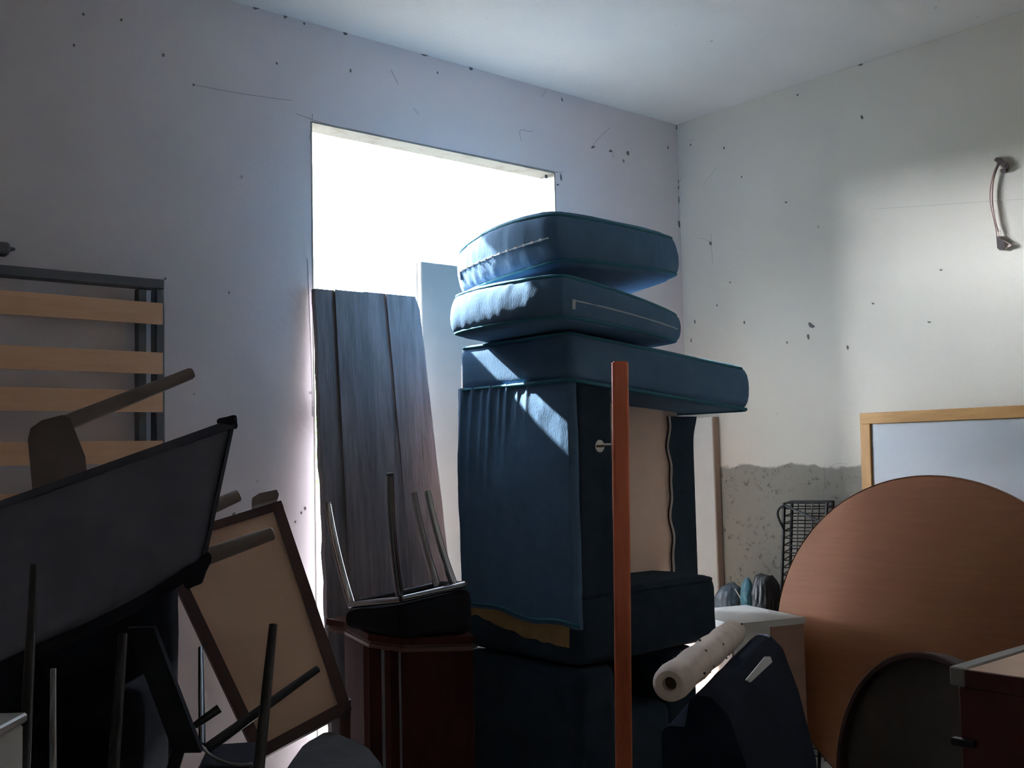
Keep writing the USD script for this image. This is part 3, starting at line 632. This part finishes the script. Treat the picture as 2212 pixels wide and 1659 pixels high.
def sack(c, h, r, seed, squash=(1, 1), neck=True):
    s = trimesh.creation.icosphere(5, 1.0); v = np.array(s.vertices); z = (v[:, 2] + 1) / 2
    th = np.arctan2(v[:, 1], v[:, 0]); rad = np.interp(z, [0, .03, .2, .6, .88, .93, .965, .985, 1], [0, .8, 1.0, 1.0, .95, .84, .62, .40, .0])
    fold = 1 + .55 * (meshkit.fbm(np.stack([np.cos(th) * 2.2 + seed, np.sin(th) * 2.2, z * 5], -1), 4, seed) - .5)
    q = np.c_[np.cos(th) * rad * r * fold * squash[0], np.sin(th) * rad * r * fold * squash[1], np.clip(z, 0, 1) * h]
    q += (meshkit.fbm(q * 16 + seed, 3, seed)[:, None] - .5) * np.array([.03, .03, .07]) * (z[:, None] > .05)
    q[:, 2] = np.maximum(q[:, 2], 0)
    s.vertices = q + c; return s
c1, c2, c3 = at(1655, 1280, 3.80), at(1576, 1290, 4.08), at(1615, 1290, 3.96)
def bag(c, top, r, mat_, label, seed, sq=(1, 1)):
    t = thing('rubbish_bag', label, 'bag')
    obj('sack', sack(V(c[0], c[1], 0), top, r, seed, sq), mat_, t, smooth=50)
    return t
b1 = bag(c1, at(1655, 1238, 3.80)[2], .054, 'black_bag', 'black rubbish bag beside the wire rack', 3)
b2 = bag(c2, at(1576, 1258, 4.08)[2], .066, 'blue_bag', 'grey-blue translucent rubbish bag behind the white cabinet, nearest the corner', 7)
tie = at(1600, 1292, 3.99)
obj('tie', join(tube(curve([tie, tie + V(0, 0, .02) + RT * -.012, tie + V(0, 0, .035) + RT * -.02], 8), .0022, 6), tube(curve([tie, tie + V(0, 0, .03) + RT * .004], 4) if False else [tie, tie + V(0, 0, .022) + RT * .01], .0022, 6)), 'cream_trim', b2)
b3 = bag(c3, at(1617, 1250, 3.94)[2], .030, 'teal_bag', 'teal plastic bag between the black bag and the grey-blue bag', 11)

# ------------------------------------------------------------------ cable on the right wall
t = thing('hanging_cable', 'stripped electric cable hanging out of a hole in the right wall', 'cable')
W = lambda x, y, off=.012: onp(x, y, 0, XR - off)
obj('cable_sheath', tube(curve([W(2160, 352, .004), W(2150, 372), W(2143, 410), W(2144, 445), W(2150, 480), W(2156, 500)], 30), .0034, 8), 'cable', t, smooth=60)
obj('wire', tube(curve([W(2156, 350, .006), W(2143, 385, .02), W(2138, 425, .02), W(2143, 460, .02), W(2150, 490, .02), W(2153, 512, .018)], 26), .0020, 6), 'cable', t, smooth=60)
obj('wire', tube(curve([W(2156, 498), W(2160, 515, .015), W(2172, 522, .02), W(2184, 529, .014)], 16), .0011, 6), 'cable', t, smooth=60)
obj('wire', tube(curve([W(2155, 498), W(2158, 512, .012), W(2162, 528, .012)], 12), .0011, 6), 'cable', t, smooth=60)
obj('clamp', hull(np.vstack([W(x, y, o) for x, y in ((2147, 346), (2152, 340), (2162, 342), (2178, 356), (2176, 366), (2166, 360)) for o in (.001, .022)])), 'cable_dark', t)
obj('clamp', hull(np.vstack([W(x, y, o) for x, y in ((2160, 366), (2172, 362), (2173, 372), (2163, 374)) for o in (.001, .015)])), 'cable_dark', t)
obj('connector', hull(np.vstack([W(x, y, o) for x, y in ((2152, 510), (2158, 512), (2168, 522), (2172, 534), (2160, 541), (2154, 536)) for o in (.004, .02)])), 'cable_dark', t)
obj('connector', hull(np.vstack([W(x, y, o) for x, y in ((2168, 534), (2182, 527), (2186, 530), (2172, 538)) for o in (.006, .016)])), 'cable', t)
t = thing('wall_peg', 'dark stub of a peg on the wall above the bed base', 'peg')
B0 = onp(2, 542, 1, YB)
obj('stub', soft(rbox(B0 + V(-.035, -.055, -.018), B0 + V(.012, -.0005, .016), .010), .008, .004, 40, 5), 'dirt', t, smooth=60)
obj('tip', tube([B0 + V(.010, -.030, 0), B0 + V(.026, -.034, .002)], [.008, .003], 8), 'dirt', t, smooth=60)

# ------------------------------------------------------------------ navy armchair in front with the foam roll
t = thing('navy_armchair', 'dark navy armchair with a white tag, in front of the white cabinet', 'armchair')
n0, n1 = at(1452, 1500, 1.80), at(1606, 1392, 2.42)
dv = unit((n1 - n0) * [1, 1, 0]); rv = V(dv[1], -dv[0], 0); LL = np.linalg.norm((n1 - n0)[:2])
base = V(n0[0], n0[1], 0); hb = .735
def loaf(pro, a, b, seed, amp=.003):
    P = Polygon(pro).buffer(-.02).buffer(.02, quad_segs=6)
    m = trimesh.creation.extrude_polygon(P, b - a, engine='earcut')
    T = np.eye(4); T[:3, 0], T[:3, 1], T[:3, 2], T[:3, 3] = rv, [0, 0, 1], dv, base + dv * a
    m.apply_transform(T)
    if m.volume < 0: m.invert()
    m = trimesh.Trimesh(*trimesh.remesh.subdivide_to_size(m.vertices, m.faces, .035), process=True)
    nn = np.array(m.vertex_normals); m.vertices = m.vertices + nn * ((meshkit.fbm(m.vertices * 9, 3, seed) - .5) * 2 * amp)[:, None]
    return m
prof = [(-.030, .05), (-.030, hb - .055), (.012, hb - .055), (.022, hb - .008), (.035, hb), (.060, hb - .002), (.088, hb - .03), (.118, hb - .12), (.150, hb - .27), (.165, .05)]
obj('backrest', loaf(prof, .03, LL, 21), 'navy_dark', t, smooth=50)
obj('seat', loaf([(-.50, .05), (-.50, .34), (-.46, .39), (-.020, .40), (-.020, .05)], .06, LL - .06, 22), 'shaded_blue_cloth', t, smooth=50) if False else None
q0, q1 = at(1617, 1473, 1.93), at(1660, 1424, 2.12)
# white tag lying on the sloping outer face
def onface(s, hgt):  # a point on the outer slope
    k = (hb - .03 - hgt) / .24; off = np.interp(hgt, [hb - .27, hb - .12, hb - .03, hb], [.150, .118, .088, .060])
    return base + dv * s + rv * (off + .004) + V(0, 0, hgt)
_a, _b, _c = onface(.2, hb - .035), onface(.6, hb - .035), onface(.2, hb - .115)
_n = unit(np.cross(_b - _a, _c - _a)); _n = _n if _n @ FW < 0 else -_n
def on_slope(px, py): r_ = ray(px, py); return EYE + r_ * (((_a - EYE) @ _n) / (r_ @ _n))
TAG = [on_slope(*q) for q in ((1609, 1469), (1618, 1475), (1665, 1431), (1661, 1419), (1650, 1419))]
obj('tag', hull(np.vstack([p + _n * k for p in TAG for k in (.0005, .0035)])), 'label_paper', t)
for s in (.07, LL - .07):
    for x in (.0, .13): obj('foot', put(cbox([-.02, -.02, 0], [.02, .02, .055], .003), trimesh.transformations.translation_matrix(base + dv * s + rv * x)), 'dark_brown', t)
t = thing('foam_roll', 'cream foam roll with a hollow end, lying along the top of the navy armchair', 'foam roll')
rr = .030; f0, f1 = at(1446, 1478, 1.74), at(1586, 1365, 2.44)
ln = 26; sp = np.linspace(0, 1, ln)
ctr = f0 + (f1 - f0) * sp[:, None]; rad = rr * (1 + .03 * np.sin(sp * 17))
tub = trimesh.creation.annulus(r_min=.0115, r_max=rr, height=1.0, sections=40)
ex = unit(f1 - f0); L = np.linalg.norm(f1 - f0); Tt = frame(f0, ex); 
pr = np.array([[.0115, 0], [rr - .008, -.004], [rr - .001, .006]] + [[rr * (1 + .04 * math.sin(k * 1.3)), L * k / 20] for k in range(1, 20)] + [[rr - .004, L], [.0115, L], [.0115, 0]])
rm = trimesh.creation.revolve(pr, sections=36)
Tr = np.eye(4); Tr[:3, 2] = ex; Tr[:3, 0] = unit(np.cross([0, 0, 1], ex)); Tr[:3, 1] = np.cross(ex, Tr[:3, 0]); Tr[:3, 3] = f0
obj('roll', put(rm, Tr), 'white_foam', t, smooth=50)
obj('hollow', put(trimesh.creation.cylinder(.0112, .30, sections=24).apply_translation([0, 0, .17]), Tr), 'recess_shade', t)  # solid dark plug, coloured like the shade deep in the hole
rng = np.random.default_rng(6)
dots = []
for k in range(26):
    a, s = rng.uniform(0, 6.28), rng.uniform(.02, L - .02); w = trimesh.creation.icosphere(1, rng.uniform(.0012, .003)); w.apply_translation([rr * 1.02 * math.cos(a), rr * 1.02 * math.sin(a), s]); dots.append(w)
obj('dirt_specks', put(join(*dots), Tr), 'dirt', t, kind='stuff')

# ------------------------------------------------------------------ mahogany desk by the doorway, with an upturned chair on it
dz = .690
t = thing('mahogany_desk', 'dark mahogany desk with a moulded top below the grey planks', 'desk')
K = [at(1024, 1372, 2.72)[:2], at(865, 1378, 2.72)[:2], at(795, 1366, 2.80)[:2], at(742, 1340, 3.02)[:2]]
back = [V(1.60, 2.74), V(1.80, 2.74), V(1.86, 2.50)]
top = Polygon([tuple(k) for k in K] + [tuple(b) for b in back])
if not top.exterior.is_ccw: top = Polygon(list(top.exterior.coords)[::-1])
top = top.buffer(.01).buffer(-.01)
obj('desk_top', prism(top, dz - .018, dz), 'mahogany', t)
obj('moulding', prism(top.buffer(-.006), dz - .026, dz - .0185), 'mahogany_edge', t)
obj('moulding', prism(top.buffer(-.002), dz - .036, dz - .0265), 'mahogany_edge', t)
ins = top.buffer(-.03); c = np.array(ins.exterior.coords)[:-1]
k0, k1, k2, k3 = [np.array(x) for x in K]
def board2(a, b, z0, z1, th=.018, inset=.03):
    a, b = np.asarray(a), np.asarray(b); d = unit(b - a); nn = V(-d[1], d[0]); 
    return prism(Polygon([a, b, b + nn * th, a + nn * th]), z0, z1)
ctr2 = np.array(top.centroid.coords[0])
sh = lambda p, k=.90: ctr2 + (np.asarray(p) - ctr2) * k
obj('side_panel', board2(sh(k3, .985), sh(k2, .985), .325, dz - .0365, .018), 'mahogany', t)
obj('leg', prism(Polygon([sh(k2, .97), sh(k2, .97) + V(.03, -.01), sh(k2, .97) + V(.035, .03), sh(k2, .97) + V(0, .03)]).convex_hull, 0, dz - .0365), 'mahogany', t)
obj('leg', prism(Polygon([sh(k3, .9), sh(k3, .9) + V(.03, 0), sh(k3, .9) + V(.03, -.03), sh(k3, .9) + V(0, -.03)]).convex_hull, 0, dz - .0365), 'mahogany', t)
obj('front_panel', board2(sh(k1, .96), sh(k0, .98), .03, dz - .0365, .018), 'mahogany', t)
obj('leg', prism(Polygon([(1.78, 2.68), (1.81, 2.68), (1.81, 2.71), (1.78, 2.71)]), 0, dz - .0365), 'mahogany', t)
obj('leg', prism(Polygon([sh(k0, .9), sh(k0, .9) + V(.02, .02), sh(k0, .9) + V(0, .04), sh(k0, .9) + V(-.02, .02)]).convex_hull, 0, dz - .0365), 'mahogany', t)

t = thing('chrome_leg_chair', 'upturned chair with thin chrome legs in the air, standing on the mahogany desk', 'chair')
legs = [((843, 1028, 2.70), (865, 1296, 2.74)), ((707, 1085, 2.96), (760, 1310, 2.93)), ((894, 1064, 2.95), (945, 1266, 2.90)), ((923, 1060, 2.82), (982, 1268, 2.80))]
F_ = []
for (a, b) in legs:
    A_, B_ = at(*a), at(*b); mid = (A_ + B_) / 2 - .006 * RT; F_.append(B_)
    obj('leg', tube(curve([A_, mid, B_], 22), np.linspace(.0095, .0112, 22), 12), 'chrome', t, smooth=60)
R4 = [at(757, 1307, 2.90), at(868, 1295, 2.72), at(1004, 1263, 2.78), at(945, 1263, 2.93)]
for i in range(4): obj('seat_rail', tube([R4[i], R4[(i + 1) % 4]], .0095, 10), 'chrome' if i < 2 else 'black_metal', t, smooth=60)
for i in range(2): obj('seat_trim', tube([R4[i] + V(0, 0, -.021), R4[i + 1] + V(0, 0, -.021)], .003, 8), 'grey_trim', t, smooth=60)
cm = sum(R4) / 4
obj('seat', soft(Manifold.batch_hull([Manifold.sphere(.020, 14).translate([float(x) for x in (p + (cm - p) * .04) * [1, 1, 0] + V(0, 0, z_)]) for p in R4 for z_ in (dz + .0205, p[2] - .033)]), .02, .002, 12, 31), 'black_cloth', t, smooth=60)
obj('leg_tip', tube([at(843, 1028, 2.70), at(842, 1022, 2.70)], .0095, 10), 'black_plastic', t)

# pale board seen below the desk
t = thing('pale_board', 'pale lilac-grey board glimpsed below the side of the mahogany desk', 'board')
pa, pb = at(750, 1560, 3.06), at(808, 1575, 3.04)
obj('panel', put(cbox([0, 0, 0], [np.linalg.norm((pb - pa)[:2]), .016, .435], .002), frame(V(pa[0], pa[1], 0), (pb - pa) * [1, 1, 0])), 'white_laminate', t)
obj('edge_strip', put(cbox([-.012, 0, 0], [-.0005, .016, .435], .002), frame(V(pa[0], pa[1], 0), (pb - pa) * [1, 1, 0])), 'pale_board', t)

# ------------------------------------------------------------------ overturned table top with a dark frame
t = thing('tipped_table', 'overturned table showing its tan underside in a dark brown frame', 'table')
TL, TRp, BL = at(333, 1170, 2.58), at(606, 1086, 2.72), at(556, 1645, 2.40)
nrm = unit(np.cross(TRp - TL, BL - TL)); nrm = nrm if nrm @ FW < 0 else -nrm
d = ray(758, 1535); BR = EYE + d * (((TL - EYE) @ nrm) / (d @ nrm))
def inset(P, k):
    c = sum(P) / 4; return [c + (p - c) * k for p in P]
Q = [TL, TRp, BR, BL]
def strip(a, b, w, th=.030):
    d_ = unit(b - a); s_ = unit(np.cross(nrm, d_)); s_ = s_ if s_ @ (sum(Q) / 4 - a) > 0 else -s_
    return hull([p + s_ * k + nrm * h for p in (a, b) for k in (0, w) for h in (-th / 2, th / 2)])
for i in range(4):
    a, b = Q[i], Q[(i + 1) % 4]
    obj('frame_bar', strip(a, b, .026 if i != 0 else .020), 'dark_brown', t)
Qi = []
c4 = sum(Q) / 4
obj('underside', hull([c4 + (p - c4) * .962 + nrm * h for p in Q for h in (-.012, .006)]), 'tan_board', t)
uu = unit(TRp - TL)
br0 = TRp - uu * .075 + V(0, 0, .010)
obj('bracket', hull(np.vstack([br0 + uu * x + V(0, 0, z) + nrm * y for x, z in ((0, 0), (0, .020), (.018, .026), (.050, .018), (.064, .022), (.070, .008), (.066, -.002)) for y in (-.014, .012)])), 'leg_wood', t)
for (p, q_) in ((BL, -1),):
    pass
foot_z = 0
for p in (BL + (TL - BL) * .06, BR + (TRp - BR) * .06):
    f_ = V(*(p - nrm * .10)[:2], 0)
    obj('leg', tube([p - nrm * .022, f_ + V(0, 0, .001)], .015, 10), 'dark_brown', t, smooth=60)

# ------------------------------------------------------------------ overturned charcoal chair at the left
t = thing('overturned_armchair', 'overturned charcoal upholstered chair with brown wooden legs sticking out, at the left', 'chair')
P1, P2, P3, P4 = at(510, 902, 2.22), at(444, 1212, 2.14), at(-120, 1500, 1.92), at(-130, 1128, 2.00)
def sag(u, v):   # u runs from right to left, v from bottom to top
    fold = -.010 * np.exp(-((u - .30 - .10 * (1 - v)) / .02) ** 2) * np.clip(1 - v * 1.6, 0, 1) - .010 * np.exp(-((u - .47 - .16 * (v - .3)) / .018) ** 2) * np.clip(1 - v * 1.5, 0, 1)
    return -.022 * np.sin(np.pi * u) * np.sin(np.pi * v) + fold + (meshkit.fbm(np.stack([u * 6, v * 5, u * 0], -1), 4, 9) - .5) * .012
nn_ = unit(np.cross(P3 - P2, P1 - P2))
obj('seat_body', slab(P1, P4, P3, P2, .085, 70, lambda u, v: sag(u, 1 - v)) if nn_ @ FW > 0 else slab(P2, P3, P4, P1, .085, 70, sag), 'charcoal_cloth', t, smooth=60)
fn = unit(np.cross(P1 - P2, P3 - P2)); fn = fn if fn @ FW < 0 else -fn
obj('edge_roll', tube(curve([P2, P2 + (P3 - P2) * .33 + V(0, 0, -.016), P2 + (P3 - P2) * .66 + V(0, 0, -.010), P3], 30), np.r_[.004, .009, np.full(28, .012)], 10), 'black_cloth', t, smooth=60)
bandP = lambda k: [P1 + (P4 - P1) * q - (P1 - P2) * k * (1 - .3 * q) + fn * (.004 - .020 * math.sin(math.pi * q) * .2) for q in np.linspace(0, 1, 20)]
obj('top_hem', join(*[hull([*(p + fn * d for p in (bandP(0.0)[i], bandP(0.0)[i + 1], bandP(.075)[i], bandP(.075)[i + 1]) for d in (-.012, .003))]) for i in range(19)]), 'charcoal_hem', t)
obj('side_hem', hull([*(p + fn * d for p in (P1, P2, P1 + (P4 - P1) * .012, P2 + (P3 - P2) * .016) for d in (-.02, .004))]), 'charcoal_hem', t)
obj('corner_tuft', soft(Manifold.batch_hull([Manifold.sphere(.007, 10).translate([float(x) for x in p]) for p in (P1 + (P4 - P1) * .01, P1 + (P4 - P1) * .06 + V(0, 0, .004), P1 + (P2 - P1) * .06)]), .008, .003, 60, 3), 'black_cloth', t, smooth=60)
obj('corner_tuft', soft(Manifold.batch_hull([Manifold.sphere(.010, 10).translate([float(x) for x in p]) for p in (P2, P2 + (P3 - P2) * .07 + V(0, 0, -.028), P2 + (P3 - P2) * .03 + V(0, 0, -.030), P2 + (P1 - P2) * .03)]), .008, .003, 60, 4), 'black_cloth', t, smooth=60)
def wleg(a, b, r0, r1): return tube([a, a + (b - a) * .5, b - (b - a) * .02, b], [r0, (r0 + r1) / 2, r1, r1 * .8], 14)
obj('leg', wleg(at(140, 915, 2.26), at(417, 805, 2.40), .0175, .0135), 'leg_wood', t, smooth=40)
obj('leg', wleg(at(430, 1107, 2.30), at(516, 1070, 2.36), .0165, .0135), 'leg_wood', t, smooth=40)
obj('leg', wleg(at(436, 1206, 2.16), at(591, 1151, 2.22), .0180, .0140), 'leg_wood', t, smooth=40)
blk = [(60, 950), (66, 925), (90, 908), (135, 896), (152, 905), (170, 950), (184, 985), (190, 1040), (70, 1060)]
obj('leg_block', hull(np.vstack([at(x, y, 2.24 + k) for x, y in blk for k in (0, .06)])), 'leg_wood', t)

# dark chair underneath
t = thing('black_armchair', 'black upholstered armchair in the dark below the overturned charcoal chair', 'armchair')
g0 = at(215, 1560, 2.12); ux, uy = unit(RT * [1, 1, 0]), unit(FW * [1, 1, 0])
def loc(a, b, z): return V(g0[0], g0[1], 0) + ux * a + uy * b + V(0, 0, z)
Tg = frame(V(g0[0], g0[1], 0), ux)
def gbox(lo, hi, r, seed): return put(soft(rbox(lo, hi, r), .03, .003, 9, seed), Tg)
obj('seat', gbox([-.22, -.05, .08], [.07, .20, .44], .03, 41), 'black_cloth', t, smooth=60)
obj('backrest', gbox([-.28, .19, .40], [.075, .30, .925], .04, 42), 'black_cloth', t, smooth=60)
obj('arm', gbox([.05, -.07, .06], [.105, .12, .72], .025, 43), 'black_cloth', t, smooth=60)
obj('arm', gbox([-.30, -.07, .06], [-.22, .20, .72], .025, 44), 'black_cloth', t, smooth=60)
for a in (-.26, .095):
    for b in (-.03, .16): obj('foot', put(cbox([a - .02, b - .02, 0], [a + .02, b + .02, .085], .003), Tg), 'dark_brown', t)

a1, a2 = at(338, 1352, 2.02), at(440, 1620, 1.96)
dvv = unit(a2 - a1); th_ = uy * -.018
obj('side_panel', hull([p + k for p in (a1, a2) for k in (V(0, 0, 0), th_, ux * -.050, ux * -.050 + th_)]), 'black_cloth', t)
obj('side_strut', tube([a2 - ux * .03 + uy * .01 - dvv * .03, V(*(g0[:2] + (ux * .075)[:2]), .30)], .012, 8), 'black_plastic', t, smooth=60)

# ------------------------------------------------------------------ chairs with metal legs in the lower left
def metal_leg(px0, px1, r, mt, par, ext=0):
    A_, B_ = at(*px0), at(*px1); B_ = B_ + (B_ - A_) * ext
    return obj('leg', tube([A_, (A_ + B_) / 2, B_], [r * .82, r, r * 1.1], 14), mt, par, smooth=60)
t = thing('metal_leg_chair', 'upturned chair with two slim metal legs pointing up at the lower left', 'chair')
metal_leg((266, 1370, 1.66), (243, 1700, 1.56), .0085, 'black_metal', t, .8)
metal_leg((115, 1445, 1.62), (114, 1700, 1.54), .0055, 'chrome', t, .9)
metal_leg((74, 1222, 1.78), (50, 1700, 1.58), .0085, 'black_metal', t, .35)
metal_leg((70, 1300, 1.95), (40, 1700, 1.85), .007, 'black_metal', t) if False else None
sA, sB, sC = at(243, 1700, 1.56), at(114, 1700, 1.54), at(50, 1700, 1.58)
zs_ = .52
cen = (sA + sB) / 2
Ts = frame(V(cen[0], cen[1], 0), ux)
obj('seat', put(soft(rbox([-.085, .0, zs_ - .05], [.16, .26, zs_ + .01], .02), .02, .002, 12, 51), Ts), 'black_cloth', t, smooth=60)
obj('backrest', put(soft(rbox([-.075, .22, .0], [.15, .26, zs_ - .04], .015), .03, .002, 12, 52), Ts), 'black_cloth', t, smooth=60)

t = thing('tapered_leg_chair', 'upturned chair whose black tapered legs cross before the tan table underside', 'chair')
l1 = ((590, 1350, 2.02), (556, 1690, 1.86)); l2 = ((686, 1445, 2.14), (450, 1615, 1.955)); l3 = ((433, 1400, 2.36), (437, 1610, 2.12))
metal_leg(*l1, .0095, 'black_metal', t); metal_leg(*l2, .0090, 'black_metal', t); metal_leg(*l3, .0065, 'chrome', t)
metal_leg((420, 1568, 2.05), (474, 1530, 2.07), .008, 'black_metal', t)
e0, e1_, e2_ = at(440, 1618, 2.0), at(500, 1652, 1.95), at(590, 1662, 1.92)
sc_ = at(500, 1690, 1.99)
Tq = frame(V(sc_[0], sc_[1], 0), unit(ux + uy * .15))
ztop = at(500, 1650, 1.95)[2]
obj('seat', put(soft(rbox([-.062, -.07, ztop - .055], [.055, .12, ztop], .022), .02, .002, 12, 53), Tq), 'black_cloth', t, smooth=60)
obj('seat_trim', tube(curve([at(436, 1612, 1.99), at(455, 1632, 1.96), at(480, 1645, 1.94), at(510, 1652, 1.93), at(545, 1650, 1.93)], 18), .003, 8), 'grey_trim', t, smooth=60)
obj('backrest', put(soft(rbox([-.055, .07, 0], [.05, .11, ztop - .04], .015), .03, .002, 12, 54), Tq), 'black_cloth', t, smooth=60)

t = thing('grey_chair', 'chair with a rounded dark grey fabric seat below the tan table underside', 'chair')
gs = [(612, 1655, 2.02), (655, 1600, 2.16), (690, 1578, 2.24), (720, 1574, 2.27), (760, 1588, 2.26), (805, 1612, 2.2), (826, 1640, 2.14), (832, 1680, 2.0), (700, 1700, 1.9), (600, 1690, 1.94)]
pts = np.array([at(*g) for g in gs]); z0 = float(np.median(pts[:6, 2]))
zg = .52
poly = Polygon([onp(x, y, 2, zg)[:2] for x, y, _ in gs]).convex_hull
g = Manifold.batch_hull([Manifold.sphere(.02, 12).translate([float(x), float(y), zg - .02 - dz_]) for x, y in np.array(poly.buffer(-.02).exterior.coords) for dz_ in (0, .03)])
obj('seat', soft(g, .02, .003, 14, 61), 'grey_cloth', t, smooth=60)
cc = np.array(poly.centroid.coords[0])
for (a, b) in ((-.10, -.08), (.10, -.08), (-.10, .10), (.10, .10)):
    p = V(cc[0], cc[1], 0) + ux * a * .8 + uy * b * .8
    obj('leg', tube([p + V(0, 0, zg - .06), p + (ux * a + uy * b) * .3], [.011, .010], 10), 'black_metal', t, smooth=60)

t = thing('grey_box', 'pale grey box with a worn top in the bottom left corner', 'box')
bq = [at(-120, 1530, 1.50), at(52, 1540, 1.50), at(78, 1600, 1.40), at(-120, 1600, 1.40)]
zq = at(40, 1540, 1.5)[2]
Tb = frame(V(*at(52, 1540, 1.50)[:2], 0), ux)
obj('body', put(cbox([-.36, -.30, 0], [0, 0, zq - .014], .004), Tb), 'pale_board', t)
obj('lid', put(cbox([-.365, -.305, zq - .0135], [.004, .004, zq], .003), Tb), 'grey_trim', t)
